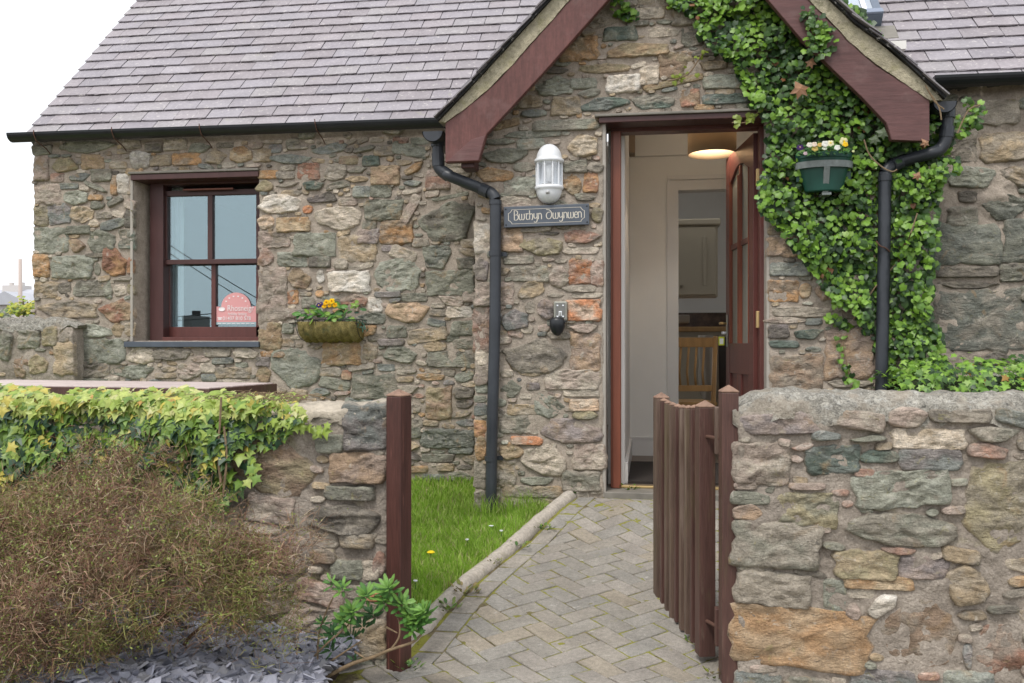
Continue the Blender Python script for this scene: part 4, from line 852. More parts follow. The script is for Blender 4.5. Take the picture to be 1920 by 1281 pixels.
# rooflight in the wing roof
c, s = math.cos(PIT), math.sin(PIT)
def rp(x, u, n_): return (x, YR - .03 + u * c - n_ * s, 2.725 + u * s + n_ * c)
rx0, rx1, u0, u1 = at(1512, 20, 6.2).x, at(1641, 20, 6.2).x, .68, 1.75
def rbox(name, a, b, ua, ub, n0, n1, mat, par, bev=.004):
    V = [rp(a, ua, n0), rp(b, ua, n0), rp(b, ub, n0), rp(a, ub, n0), rp(a, ua, n1), rp(b, ua, n1), rp(b, ub, n1), rp(a, ub, n1)]
    return build(name, V, [(0, 3, 2, 1), (4, 5, 6, 7), (0, 1, 5, 4), (1, 2, 6, 5), (2, 3, 7, 6), (3, 0, 4, 7)], mat, par, bevel=bev)
rl = rbox('rooflight', rx0, rx1, u0, u0 + .05, .0, .10, M['alu'], cot)
rbox('frame', rx1 - .05, rx1, u0 + .051, u1, .0, .10, M['alu'], rl); rbox('frame', rx0, rx0 + .05, u0 + .051, u1, .0, .10, M['alu'], rl); rbox('frame', rx0, rx1, u1 + .001, u1 + .05, .0, .10, M['alu'], rl)
rbox('pane', rx0 + .05, rx1 - .05, u0 + .05, u1, .085, .095, M['glass_sky'], rl, 0); rbox('glazing_bar', (rx0 + rx1) / 2 + .1, (rx0 + rx1) / 2 + .13, u0 + .05, u1, .096, .105, M['white'], rl)
rbox('flashing', rx0 - .05, rx1 + .08, u0 - .16, u0 - .001, .008, .022, M['lead'], rl); rbox('upper_sash', rx0 + .0, rx1 - .0, u0 + .0, u0 + .05, .101, .118, gm('blue_grey_metal', (.22, .26, .34), rough=.4), rl)
# ================================================================== GUTTERS AND DOWNPIPES (parts of the cottage)
def half_gutter(name, a, b, r_, par, mat):          # half round, from a to b (rim centre line)
    a, b = Vector(a), Vector(b); d = (b - a).normalized(); side = Vector((-d.y, d.x, 0)); m = MB(); V = []; n = 12
    for p in (a, b):
        for rr in (r_, r_ - .004):
            for k in range(n + 1):
                t = math.pi * k / n; V.append(p + side * math.cos(t) * rr - Vector((0, 0, math.sin(t) * rr)))
    q = n + 1; F = []
    for k in range(n): F += [(k, k + 1, 2 * q + k + 1, 2 * q + k), (q + k, 3 * q + k, 3 * q + k + 1, q + k + 1), (k, q + k, q + k + 1, k + 1), (2 * q + k, 2 * q + k + 1, 3 * q + k + 1, 3 * q + k)]
    F += [(0, 2 * q, 3 * q, q), (n, q + n, 3 * q + n, 2 * q + n)]
    for base in (0, 2 * q): F.append(tuple(base + k for k in range(q)))
    return build(name, V, F, mat, par, smooth=False)
gY = YL - .115
ga, gb = at(22, 262, gY), at(836, 226, gY)
mg = half_gutter('main_gutter', (ga.x, gY, 2.665), (gb.x + .25, gY, 2.655), .056, cot, M['black'])
for px in (75, 220, 383, 598):
    p = at(px, 240, gY); m = MB(); m.tube([(p.x + .006, gY + .10, 2.545), (p.x + .005, gY + .06, 2.57), (p.x, gY - .04, 2.605), (p.x - .004, gY - .060, 2.645), (p.x - .008, gY - .055, 2.675)], .0035, 6); m.out('gutter_bracket', M['rust'], mg)
gY2 = YR - .115
rgx = at(1748, 180, gY2).x
half_gutter('wing_gutter', (rgx, gY2, 2.735), (5.3, gY2, 2.735), .058, cot, M['black'])
for side, (px, py0, py1) in enumerate(((811, 246, 262), (1772, 190, 214))):
    p = at(px, py0, YB + .02); r_ = .063
    half_gutter('porch_gutter', (p.x, YB + .02, p.z), (p.x, YR + .0, p.z + .01), r_, cot, M['pipe'])
def pipe(name, P, r_, socks, clips):
    m = MB(); m.tube(smooth_path(P, 7), r_, 16); o = m.out(name, M['pipe'], cot, smooth=True)
    for (a, b) in socks: m = MB(); m.tube([a, b], r_ + .004, 16); m.out('socket', M['pipe'], o, smooth=False)
    for p in clips: m = MB(); m.tube([p + Vector((0, 0, -.014)), p + Vector((0, 0, .014))], r_ + .004, 16); m.box((p.x - .01, p.y + r_, p.z - .012), (p.x + .065, p.y + .1, p.z + .012)); m.out('clip', M['pipe'], o)
    return o
yu, yd_ = YB + .12, YP - .055; rp_ = .034
LP = [at(821, 262, yu), at(821, 290, yu), at(822, 312, yu), at(832, 324, yu), at(850, 333, yu - .01), at(905, 355, yd_ + .03), at(921, 362, yd_ + .01), at(929, 374, yd_), at(929, 400, yd_), at(928, 600, yd_), at(923, 800, yd_), at(920, 968, yd_)]
pl_ = pipe('downpipe', LP, rp_, [(at(821, 288, yu), at(822, 312, yu)), (at(829, 321, yu), at(842, 330, yu)), (at(902, 354, yd_ + .03), at(917, 361, yd_ + .012)), (at(929, 376, yd_), at(929, 384, yd_))], [at(928, 476, yd_), at(920.5, 860, yd_)])
tag(pl_, 'dark grey downpipe to the left of the front door')
m = MB(); m.tube([at(820, 262, yu), at(820.5, 275, yu)], .04, 14); m.out('outlet', M['pipe'], pl_)
yu2 = YB + .12
RP = [at(1776, 210, yu2), at(1775, 240, yu2), at(1773, 262, yu2), at(1762, 280, yu2), at(1740, 289, yu2 - .01), at(1690, 303, yd_ + .03), at(1670, 312, yd_ + .01), at(1660, 324, yd_), at(1659, 345, yd_), at(1657, 500, yd_), at(1653, 700, yd_), at(1650, 960, yd_)]
pr_ = pipe('downpipe', RP, rp_, [(at(1776, 238, yu2), at(1774, 258, yu2)), (at(1690, 303, yd_ + .03), at(1672, 311, yd_ + .012)), (at(1659, 330, yd_), at(1659, 340, yd_))], [at(1652, 740, yd_)])
m = MB(); m.tube([at(1776, 204, yu2), at(1776, 222, yu2)], .042, 14); m.out('outlet', M['pipe'], pr_)
m = MB(); m.tube(smooth_path([at(1643, 452, yd_ - .036), at(1650, 461, yd_ - .045), at(1660, 465, yd_ - .045), at(1668, 472, yd_ - .03)], 4), .004, 6); m.out('cable_tie', M['rust'], pr_)

# ================================================================== GARDEN WALLS
def garden_wall(name, label, x0, x1, Y, th, zt, bow, mat_c, stones, seg, over=.02, budget=200, zend=(.0, .0)):
    t = empty(name, ((x0 + x1) / 2, Y + th / 2, 0), label, 'garden wall')
    Pl = [(x0, -.1), (x1, -.1), (x1, zt), (x0, zt)]
    o = mortar_sheet('wall_body', Pl, [], Y, M['mortar_front'], t, res=.014, rough=.012, back=th)
    W = Wall(Y, [(x0 - .02, -.05), (x1 + .02, -.05), (x1 + .02, zt + .01), (x0 - .02, zt + .01)], []); stones(W); W.make(o, budget, prot=(.006, .026))
    # coping: rounded concrete running along the top
    nx, ny = int((x1 - x0) / .02) + 2, 16; V = []
    for i in range(nx + 1):
        x = x0 - over + (x1 - x0 + 2 * over) * i / nx
        eL = max(0, 1 - (x - x0 + over) / .16); eR = max(0, 1 - (x1 + over - x) / .16)
        e_ = (zend[0] * eL ** 2 + zend[1] * eR ** 2)
        for j in range(ny + 1):
            a_ = math.pi * j / ny; cy = math.cos(a_); cy = math.copysign(abs(cy) ** .75, cy)
            h_ = (zt - .015) + (bow - e_ + .012 * noise.noise((x * 3.1, 2, 7))) * math.sin(a_) ** .7
            q = Vector((x * 5, a_, 3)); dn = .018 * noise.noise(q * 2) + .013 * noise.noise((x * 22, a_ * 6, 1)) + .006 * noise.noise((x * 60, a_ * 16, 1))
            lowz = .06 * noise.noise((x * 7, 0, 9)) if j in (0, ny) else 0
            V.append((x, Y + th / 2 - cy * (th / 2 + .010 + dn), h_ + dn + lowz - (.02 if j in (0, ny) else 0)))
    F = [(i * (ny + 1) + j, (i + 1) * (ny + 1) + j, (i + 1) * (ny + 1) + j + 1, i * (ny + 1) + j + 1) for i in range(nx) for j in range(ny)]
    F += [tuple(j for j in range(ny + 1))[::-1], tuple(nx * (ny + 1) + j for j in range(ny + 1))]
    build('coping', V, F, mat_c, t, smooth=True); return t
# separate end pieces of the bargeboards
for tri, mt in (([(838, 303), (897, 301), (910, 254), (884, 262)], 'board'), ([(1672, 262), (1664, 234), (1684, 242), (1712, 264)], 'board_r')):
    m = MB(); P = [at(*q, YB) for q in tri]; P = [(q.x, q.z) for q in P]
    ar = sum(P[i][0] * P[(i + 1) % 4][1] - P[(i + 1) % 4][0] * P[i][1] for i in range(4)); P = P if ar > 0 else P[::-1]
    m.prism(P, YB - .0035, YB - .0003); m.out('board_end', M['board_r'] if mt == 'board' else M['board_r'], cot, bevel=.001)
def st_right(W):
    W.traced(1360, 700, 3.4286, [(80,255,640,385,'m',0,3),(715,230,1025,365,'k',-10),(1040,225,1290,335,'p'),(1310,240,1700,310,'n'),(1730,230,1960,345,'b',-15),(1100,370,1530,475,'c',0,5),(540,370,750,430,'b'),
     (60,460,410,700,'k',0,5),(520,470,860,640,'G',4),(870,500,1115,570,'G'),(1130,500,1510,605,'b'),(1560,450,1800,545,'p'),(35,765,290,835,'g'),(50,845,230,940,'q'),(350,790,720,970,'y'),
     (820,630,1450,860,'h',6),(750,930,1495,1100,'g',0,2.4),(1560,560,2000,1165,'y',0,3.4),(55,975,610,1230,'n',0,7),(1870,395,1960,490,'n'),(1560,350,1870,430,'n'),(420,710,640,745,'p'),(1250,650,1440,690,'n')])
    W.traced(1360, 960, 4, [(80,460,650,680,'k',-4,5),(40,720,1080,1170,'B',-5,5),(820,320,1290,480,'y',0,4),(1320,350,1660,480,'m',0,5),(900,490,1400,560,'t'),(740,530,900,800,'h'),(905,690,1010,800,'p'),
     (1060,600,1270,780,'w',35),(1165,640,1720,1160,'v',0,2.5),(1660,400,1960,690,'t',0,2.6),(100,400,350,450,'n'),(1780,980,1850,1160,'b'),(1880,860,2240,1190,'r',0,2.4),(100,1220,400,1330,'b'),
     (930,1210,1420,1350,'b'),(1640,1220,2000,1400,'b'),(1750,750,1960,800,'n'),(450,1250,820,1400,'n')])
    W.fill('nkpptgd', n=900, wmin=.035, wmax=.22, hmin=.18, hmax=.4)
gr = garden_wall('garden_wall', 'rubble stone garden wall with lichened concrete top beside the gate hinge post', at(1384, 900, YF).x, 3.1, YF, .30, .965, .085, M['coping'], st_right, 0, zend=(.06, 0))
def st_left(W):
    W.traced(420, 720, 4, [(905,170,1215,480,'b',0,5),(60,390,640,850,'v',-8,3.4),(700,390,890,510,'g'),(790,540,1215,720,'q',0,4),(430,255,880,310,'n'),(610,920,1215,1110,'d',0,3),(880,1130,1130,1220,'n'),(760,780,1130,860,'g')])
    W.traced(540, 960, 4, [(560,380,690,500,'k',0,5),(640,310,735,470,'p'),(330,370,560,490,'g'),(400,170,650,260,'n'),(430,820,735,1070,'t',0,5),(450,560,640,640,'n'),(200,1070,640,1200,'g'),(540,600,700,660,'O')])
    W.fill('ngktpbv', n=900, wmin=.05, wmax=.3)
gl = garden_wall('garden_wall', 'rubble stone garden wall overgrown with ivy beside the latch post', -4.6, at(725, 900, YF).x, YF, .30, .935, .050, M['coping_dry'], st_left, 0)
def st_side(W):
    W.traced(0, 560, 3.692, [(0,210,100,440,'g'),(130,225,270,340,'g'),(300,200,395,320,'y'),(400,220,490,300,'n'),(380,310,505,520,'t'),(100,410,200,540,'v'),(215,390,330,530,'y'),(340,345,380,385,'o')])
    W.fill('ngktpd', n=300, wmin=.06, wmax=.25)
YSW = 5.70
gs = garden_wall('side_wall', 'low side wall of rounded stones running off from the cottage corner', -7.6, at(139, 640, YSW).x, YSW, .28, at(100, 612, YSW).z, .075, M['coping'], st_side, 0, zend=(0, .05))
print('stones', nA, nB, 'pavers', npav)
# ================================================================== POSTS AND GATE
def post(name, x, y, z0, z1, w, rot, mat, label=None, cat=None, parent=None, tip=.028, group=None):
    m = MB(); m.box((x - w / 2, y - w / 2, z0), (x + w / 2, y + w / 2, z1 - tip), rot=rot)
    m2 = MB(); c, s = math.cos(rot), math.sin(rot); e = w / 2 + .0005; h = []
    for a, b in ((-e, -e), (e, -e), (e, e), (-e, e)): h.append((x + a * c - b * s, y + a * s + b * c))
    m2.add([(a, b, z1 - tip + .0005) for a, b in h] + [(a, b, z1 - tip + .006) for a, b in h] + [(x, y, z1)],
           [(0, 3, 2, 1)] + [(i, (i + 1) % 4, 4 + (i + 1) % 4, 4 + i) for i in range(4)] + [(4 + i, 4 + (i + 1) % 4, 8) for i in range(4)])
    if parent is None:
        t = empty(name, (x, y, z0), label, cat, group); m.out('post_shaft', mat, t, bevel=.004); m2.out('pointed_cap', M['posttip'], t, bevel=.002); return t
    o = m.out(name, mat, parent, bevel=.003); m2.out('pointed_cap', M['posttip'], o, bevel=.002); return o
pL = at(748, 900, YF - .03); pR = at(1366, 900, YF + .03)
post('gate_post', pL.x, pL.y, -.05, at(748, 729, pL.y).z, .068, R(-22), M['postred'], 'red brown pointed gate post at the end of the ivy covered wall', 'gate post')
post('gate_post', pR.x, pR.y, -.05, at(1366, 721, pR.y).z, .060, R(8), M['gatewood'], 'dark brown pointed gate post carrying the open picket gate', 'gate post')
def rd(r_, D): return Vector((r_ * CT - D * ST, r_ * ST + D * CT))
N = rd((1322 - CX) / FPX * 3.42, 3.42); Fp = rd((1240 - CX) / FPX * 4.06, 4.06); gd = (Fp - N); gl_ = gd.length; gd.normalize(); gn = Vector((-gd.y, gd.x)); grot = math.atan2(gd.y, gd.x)
gate = empty('picket_gate', (N.x, N.y, .03), 'weathered brown picket gate standing open into the path', 'gate')
post('stile', N.x, N.y, .035, .995, .062, grot, M['gatewood'], parent=gate); post('stile', Fp.x, Fp.y, .045, .992, .060, grot, M['gatepale'], parent=gate)
for k in range(7):
    s_ = .10 + (gl_ - .19) * k / 6; p = N + gd * s_ + gn * .012
    zt_ = .975 - .014 * math.sin(math.pi * (k + .6) / 7.2)
    post('picket', p.x, p.y, .05 + .01 * (k % 2), zt_, .030, grot, M['gatepale'] if k % 3 else M['gatewood'], parent=gate, tip=.016)
for z in (.22, .76):
    a = N + gd * .033 - gn * .018; b = Fp - gd * .033 - gn * .018
    V = []
    for q, zz in ((a, z), (b, z), (b, z + .07), (a, z + .07)):
        for s_ in (-.011, .011): V.append((q.x + gn.x * s_, q.y + gn.y * s_, zz))
    build('rail', V, [(0, 2, 4, 6), (7, 5, 3, 1), (0, 1, 3, 2), (2, 3, 5, 4), (4, 5, 7, 6), (6, 7, 1, 0)], M['gatewood'], gate, bevel=.003)
a = N + gd * .04 - gn * .04; b = Fp - gd * .04 - gn * .04
V = []
for q, zz in ((a, .27), (b, .72), (b, .785), (a, .335)):
    for s_ in (-.010, .010): V.append((q.x + gn.x * s_, q.y + gn.y * s_, zz))
build('brace', V, [(0, 2, 4, 6), (7, 5, 3, 1), (0, 1, 3, 2), (2, 3, 5, 4), (4, 5, 7, 6), (6, 7, 1, 0)], M['gatewood'], gate, bevel=.003)
for z0, z1, mt in ((.80, .975, 'gatepale'), (.10, .24, 'gatewood')):
    q = N.lerp(Vector((pR.x, pR.y)), .55); m = MB(); m.box((q.x - .011, q.y - .02, z0), (q.x + .011, q.y + .02, z1)); m.out('hinge_block', M[mt], gate, bevel=.005)
for zc in (.86, .17):
    m = MB(); m.tube([(N.x, N.y - .02, zc), (pR.x, pR.y - .0, zc)], .007, 8); m.out('hinge_pin', M['rust'], gate)

# ================================================================== WALL LIGHT, SIGN, KEY SAFE
lc = at(1028, 324, YP - .06); lr = .082; sc_ = (at(1028, 267, YP - .06).z - at(1028, 381, YP - .06).z) / .355
wl = empty('wall_lantern', (lc.x, YP, lc.z), 'white half round wall lantern with clear panels above the name sign', 'wall light')
def half(prof, name, mat, r0=.0): m = MB(); m.lathe(prof, (lc.x, YP - .012, lc.z), 20, a0=math.pi, a1=2 * math.pi, sy=1.05); return m.out(name, mat, wl, smooth=True)
zt_ = .178 * sc_
dome = half([(.0, zt_)] + [(lr * .94 * math.sin(t), .085 * sc_ + .092 * sc_ * math.cos(t)) for t in np.linspace(.1, math.pi / 2, 10)] + [(lr + .006, .084 * sc_), (lr + .006, .068 * sc_), (lr - .006, .062 * sc_), (.0, .062 * sc_)], 'dome_cap', M['white'])
bowl = half([(.0, -.070 * sc_), (lr - .004, -.070 * sc_), (lr + .004, -.078 * sc_), (lr + .004, -.090 * sc_), (lr - .004, -.096 * sc_)] + [(lr * .93 * math.cos(t), -.098 * sc_ - .078 * sc_ * math.sin(t)) for t in np.linspace(0.05, math.pi / 2, 10)], 'lower_bowl', M['white'])
half([(lr - .008, .062 * sc_), (lr - .010, -.070 * sc_)], 'clear_panel', M['glass_lamp'])
for t in (180, 216, 270 - 14, 270 + 22, 324, 360):
    a = R(t); m = MB(); x, y_ = lc.x + (lr - .006) * math.cos(a), YP - .012 + (lr - .006) * 1.05 * math.sin(a); m.tube([(x, y_, lc.z + .064 * sc_), (x, y_, lc.z - .072 * sc_)], .0052, 6); m.out('rib', M['white'], wl)
m = MB(); m.lathe([(0, -.05), (.018, -.05), (.018, -.02), (.026, .0), (.027, .02), (.018, .045), (0, .05)], (lc.x, YP - .045, lc.z), 14); m.out('bulb', gm('pale_bulb', (.75, .75, .74), rough=.3), wl, smooth=True)
m = MB(); m.box((lc.x - lr, YP - .014, lc.z - .09 * sc_), (lc.x + lr, YP - .002, lc.z + .08 * sc_)); m.out('back_plate', M['white'], wl, bevel=.004)
m = MB(); m.lathe([(0, -.012), (.009, -.008), (.012, 0)], (0, 0, 0), 14); V = [(lc.x + x, YP - .012 - .079 + z, lc.z - .118 * sc_ + y_) for x, y_, z in m.V]; build('sensor', V, m.F, gm('pale_grey_plastic', (.5, .5, .5), rough=.3), wl, smooth=True)
# sign
YS_ = YP - .045
c4 = [at(945, 427, YS_), at(1105, 421, YS_), at(1105, 380, YS_), at(945, 388, YS_)]
sl_rot = math.atan2(c4[1].z - c4[0].z, c4[1].x - c4[0].x); SW, SH = (c4[1] - c4[0]).length, (c4[3] - c4[0]).length
sgn = empty('name_sign', tuple(sum(c4, Vector()) / 4), 'slate house name plaque lettered Bwthyn Dwynwen, screwed up slightly tilted', 'sign')
def SP(u, v, d=0): q = c4[0] + Vector((math.cos(sl_rot), 0, math.sin(sl_rot))) * u + Vector((-math.sin(sl_rot), 0, math.cos(sl_rot))) * v; return (q.x, YS_ - d, q.z)
V = [SP(a_, b_, 0) for a_, b_ in ((0, 0), (SW, 0), (SW, SH), (0, SH))] + [SP(a_, b_, -.022) for a_, b_ in ((0, 0), (SW, 0), (SW, SH), (0, SH))]
build('slate_plate', V, [(0, 1, 2, 3), (7, 6, 5, 4), (0, 4, 5, 1), (1, 5, 6, 2), (2, 6, 7, 3), (3, 7, 4, 0)], M['signslate'], sgn, bevel=.003)
def stroke(m, P, w):
    P = [Vector((p[0], p[1])) for p in P]; V = []
    for i, p in enumerate(P):
        d = (P[min(i + 1, len(P) - 1)] - P[max(i - 1, 0)]).normalized(); n_ = Vector((-d.y, d.x))
        ww = w * (.72 + .5 * abs(d.y)) / 2
        for s_ in (1, -1):
            for dd in (.0002, .0012): q = p + n_ * ww * s_; V.append(SP(q.x, q.y, dd))
    F = []
    for i in range(len(P) - 1): a_ = i * 4; F += [(a_ + 1, a_ + 5, a_ + 7, a_ + 3), (a_, a_ + 4, a_ + 5, a_ + 1), (a_ + 2, a_ + 3, a_ + 7, a_ + 6)]
    m.add(V, F)
def cur(P, k=6): return [(q.x, q.y) for q in smooth_path([(a_, b_, 0) for a_, b_ in P], k)]
GL = {'B': (.62, [[(0, 0), (0, 1)], [(-.06, 1), (.2, 1.02), (.4, .9), (.4, .7), (.28, .58), (.08, .54)], [(.2, .56), (.42, .5), (.5, .3), (.42, .08), (.2, -.02), (-.06, .02)]]),
      'w': (.78, [[(0, .66), (-.02, .25), (.06, .03), (.2, .0), (.3, .12)], [(.31, .64), (.31, .12), (.42, 0), (.56, .04), (.64, .25), (.62, .66)]]),
      't': (.52, [[(0, .60), (.16, .66), (.44, .62)], [(.2, .62), (.1, .38), (.12, .1), (.24, .0), (.4, .08)]]),
      'h': (.54, [[(0, 1), (0, 0)], [(0, .45), (.14, .62), (.3, .6), (.38, .42), (.36, .12), (.26, -.06)]]),
      'y': (.56, [[(0, .66), (0, .28), (.1, .12), (.26, .14), (.38, .3)], [(.4, .66), (.4, .0), (.34, -.24), (.16, -.32), (.0, -.24)]]),
      'n': (.54, [[(0, .66), (0, 0)], [(0, .45), (.14, .64), (.3, .6), (.38, .42), (.38, 0)]]),
      'D': (.86, [[(.02, 1.04), (.2, 1.0), (.44, .94), (.64, .7), (.68, .4), (.56, .1), (.34, 0), (.12, .08), (.02, .34), (.1, .6), (.3, .72), (.48, .72)]]),
      'e': (.46, [[(.02, .34), (.34, .38), (.32, .58), (.18, .66), (.04, .54), (-.02, .3), (.06, .06), (.22, 0), (.38, .08)]]), ' ': (.42, [])}
txt = 'Bwthyn Dwynwen'; tot = sum(GL[c][0] for c in txt); us = SW * .80 / tot; u = SW * .125; vb = SH * .34; hh = SH * .44
for c in txt:
    for st in []: pass
    if GL[c][1]:
        m = MB()
        for P in GL[c][1]: stroke(m, cur([(u + a_ * us, vb + b_ * hh) for a_, b_ in P]), .0043)
        m.out('letter', M['letters'], sgn)
    u += GL[c][0] * us
iu, iv, k_ = SW * .055, SH * .16, SH * .16
bp = [(iu + k_, iv), (SW - iu - k_, iv), (SW - iu - k_, iv + k_ * .3), (SW - iu - k_ * .3, iv + k_), (SW - iu, iv + k_), (SW - iu, SH - iv - k_), (SW - iu - k_ * .3, SH - iv - k_), (SW - iu - k_, SH - iv - k_ * .3), (SW - iu - k_, SH - iv),
      (iu + k_, SH - iv), (iu + k_, SH - iv - k_ * .3), (iu + k_ * .3, SH - iv - k_), (iu, SH - iv - k_), (iu, iv + k_), (iu + k_ * .3, iv + k_), (iu + k_, iv + k_ * .3), (iu + k_, iv)]
m = MB()
for a_, b_ in zip(bp, bp[1:]): stroke(m, [a_, b_], .0030)
m.out('border_line', M['letters'], sgn)
for a_, b_ in ((.025, .12), (.975, .12), (.025, .88), (.975, .88)):
    q = SP(SW * a_, SH * b_, .001); m = MB(); m.lathe([(0, .002), (.004, .001), (.005, 0)], (0, 0, 0), 10); V = [(q[0] + x, q[1] - z, q[2] + y_) for x, y_, z in m.V]; build('screw', V, m.F, M['black'], sgn)
# key safe
ka, kc = at(1038, 601, YP - .05), at(1063, 565, YP - .05)
ks = empty('key_safe', ((ka.x + kc.x) / 2, YP, ka.z), 'small grey key safe on the wall with its black cover hanging open', 'key safe')
m = MB(); m.box((ka.x, YP - .045, ka.z), (kc.x, YP + .01, kc.z)); m.out('housing', M['grey'], ks, bevel=.006)
w_ = kc.x - ka.x
m = MB(); m.box((ka.x + .011, YP - .047, ka.z + .014), (kc.x - .011, YP - .0453, kc.z - .01)); m.out('inner_tray', gm('tray', (.17, .17, .16), rough=.5), ks, bevel=.002)
m = MB(); m.box((ka.x + w_ * .38, YP - .051, ka.z + .025), (ka.x + w_ * .62, YP - .0472, ka.z + .055)); m.out('lock_slider', M['white'], ks, bevel=.002)
for q in range(4): m = MB(); m.box((ka.x + .018 + (q % 2) * (w_ - .046), YP - .050, ka.z + .02 + (q // 2) * .065), (ka.x + .028 + (q % 2) * (w_ - .046), YP - .0472, ka.z + .028 + (q // 2) * .065)); m.out('stud', M['white'], ks)
for q in range(4): m = MB(); m.box((ka.x + w_ * .42, YP - .0535, ka.z + .028 + q * .006), (ka.x + w_ * .58, YP - .0512, ka.z + .031 + q * .006)); m.out('digit', M['grey'], ks)
m = MB(); m.lathe([(0, .03), (.035, .028), (.046, .01), (.046, -.02), (.035, -.055), (.018, -.075), (0, -.08)], (ka.x + w_ * .32, YP - .085, ka.z - .012), 18, sy=.8); m.out('cover', M['black'], ks, smooth=True)
m = MB(); m.box((ka.x, YP - .1, ka.z - .012), (kc.x, YP - .04, ka.z - .002)); m.out('cover_strap', M['black'], ks, bevel=.003)

# ================================================================== LEAVES
LOBED = np.array([(0, 0, .035), (0, -.3, 0), (.3, -.45, -.05), (.27, -.14, .0), (.56, .03, -.07), (.23, .20, 0), (0, .68, -.09), (-.23, .20, 0), (-.56, .03, -.07), (-.27, -.14, 0), (-.3, -.45, -.05)])
ROUND = np.array([(0, 0, .04), (0, -.3, .0), (.28, -.46, -.04), (.44, -.18, -.03), (.52, .10, -.08), (.30, .30, -.03), (0, .58, -.09), (-.30, .30, -.03), (-.52, .10, -.08), (-.44, -.18, -.03), (-.28, -.46, -.04)])
NARROW = np.array([(0, .35, .03), (0, 0, 0), (.12, .2, .0), (.17, .5, -.01), (.11, .85, -.03), (0, 1.0, -.06), (-.11, .85, -.03), (-.17, .5, -.01), (-.12, .2, 0)])
SMALL = np.array([(0, .5, .02), (0, 0, 0), (.3, .5, 0), (0, 1, -.02), (-.3, .5, 0)])
def fan(n): return [(0, i, i + 1 if i + 1 < n else 1) for i in range(1, n)]
def leaf_mesh(name, T, col_, edge=None):
    C = np.array([col_] * len(T)); C[0] = np.array(col_) * 1.25 if edge is None else edge
    return mk(name, T, fan(len(T)), M['leaf'], cols=C, smooth=False)
def basis(n_, t_):
    n_ = n_ / np.linalg.norm(n_, axis=1, keepdims=True); t_ = t_ - n_ * (t_ * n_).sum(1, keepdims=True); t_ = t_ / np.linalg.norm(t_, axis=1, keepdims=True)
    return np.stack([np.cross(t_, n_), t_, n_], 2)
def leaf_cloud(parent, pts, nrm, tip, size, cols, T, n_parts, part='leaf', rest='foliage', mat=None, rank=None, nvar=14):
    """the n_parts leaves that stand foremost become parts of their own, the others one mass"""
    n = len(pts); B_ = basis(nrm, tip); order = np.argsort(rank if rank is not None else pts[:, 1])
    lead = order[:n_parts]; other = order[n_parts:]
    vs = []
    idx = rng.choice(n, nvar)
    for k in idx: vs.append((leaf_mesh(part, T * np.array([random.uniform(.9, 1.1), random.uniform(.9, 1.1), random.uniform(.4, 1.8)]), cols[k]), cols[k]))
    for k in lead:
        j = int(np.argmin([np.abs(cols[k] - v[1]).sum() + random.random() * .03 for v in vs]))
        o = bpy.data.objects.new(part, vs[j][0]); link(o, parent, pts[k]); o.rotation_euler = Matrix(B_[k].tolist()).to_euler(); o.scale = [float(size[k])] * 3
    if len(other):
        Tn = T[None] * size[other][:, None, None] * np.stack([rng.uniform(.85, 1.15, len(other)), rng.uniform(.85, 1.15, len(other)), rng.uniform(.3, 2, len(other))], 1)[:, None, :]
        V = np.einsum('nij,nkj->nki', B_[other], Tn) + pts[other][:, None, :]
        k = len(T); f = np.array(fan(k)); F = (f[None] + (np.arange(len(other)) * k)[:, None, None]).reshape(-1, 3)
        C = np.repeat(cols[other], k, 0); C.reshape(len(other), k, 3)[:, 0] *= 1.2
        tag(build(rest, V.reshape(-1, 3), F, mat or M['leaf'], parent, cols=C), kind='stuff')
def pick(pal, p, n, j=.15): return np.array(pal)[rng.choice(len(pal), n, p=np.array(p) / sum(p))] * rng.uniform(1 - j, 1 + j, (n, 1))
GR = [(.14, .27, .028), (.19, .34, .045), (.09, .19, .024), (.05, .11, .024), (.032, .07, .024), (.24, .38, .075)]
# ---- ivy on the porch
IV = [(1235, -40), (1265, 15), (1300, 35), (1312, 70), (1345, 100), (1372, 118), (1388, 150), (1400, 190), (1432, 215), (1440, 250), (1436, 290), (1430, 325), (1416, 355), (1424, 395), (1462, 432), (1492, 470), (1518, 505), (1545, 545), (1568, 572), (1600, 585), (1612, 620), (1640, 640), (1650, 740),
      (1780, 740), (1768, 640), (1752, 600), (1748, 540), (1758, 470), (1762, 400), (1772, 330), (1784, 270), (1762, 200), (1700, 120), (1560, -40)]
def scatter_px(poly, n, hole=None):
    out = []; xs = [p[0] for p in poly]; ys = [p[1] for p in poly]
    while len(out) < n:
        x, y_ = random.uniform(min(xs), max(xs)), random.uniform(min(ys), max(ys))
        if in_poly(x, y_, poly): out.append((x, y_))
    return out
ivy = empty('climbing_ivy', (at(1650, 700, YP).x, YP, .2), 'bright green ivy climbing the porch wall and round the right drainpipe', 'ivy')
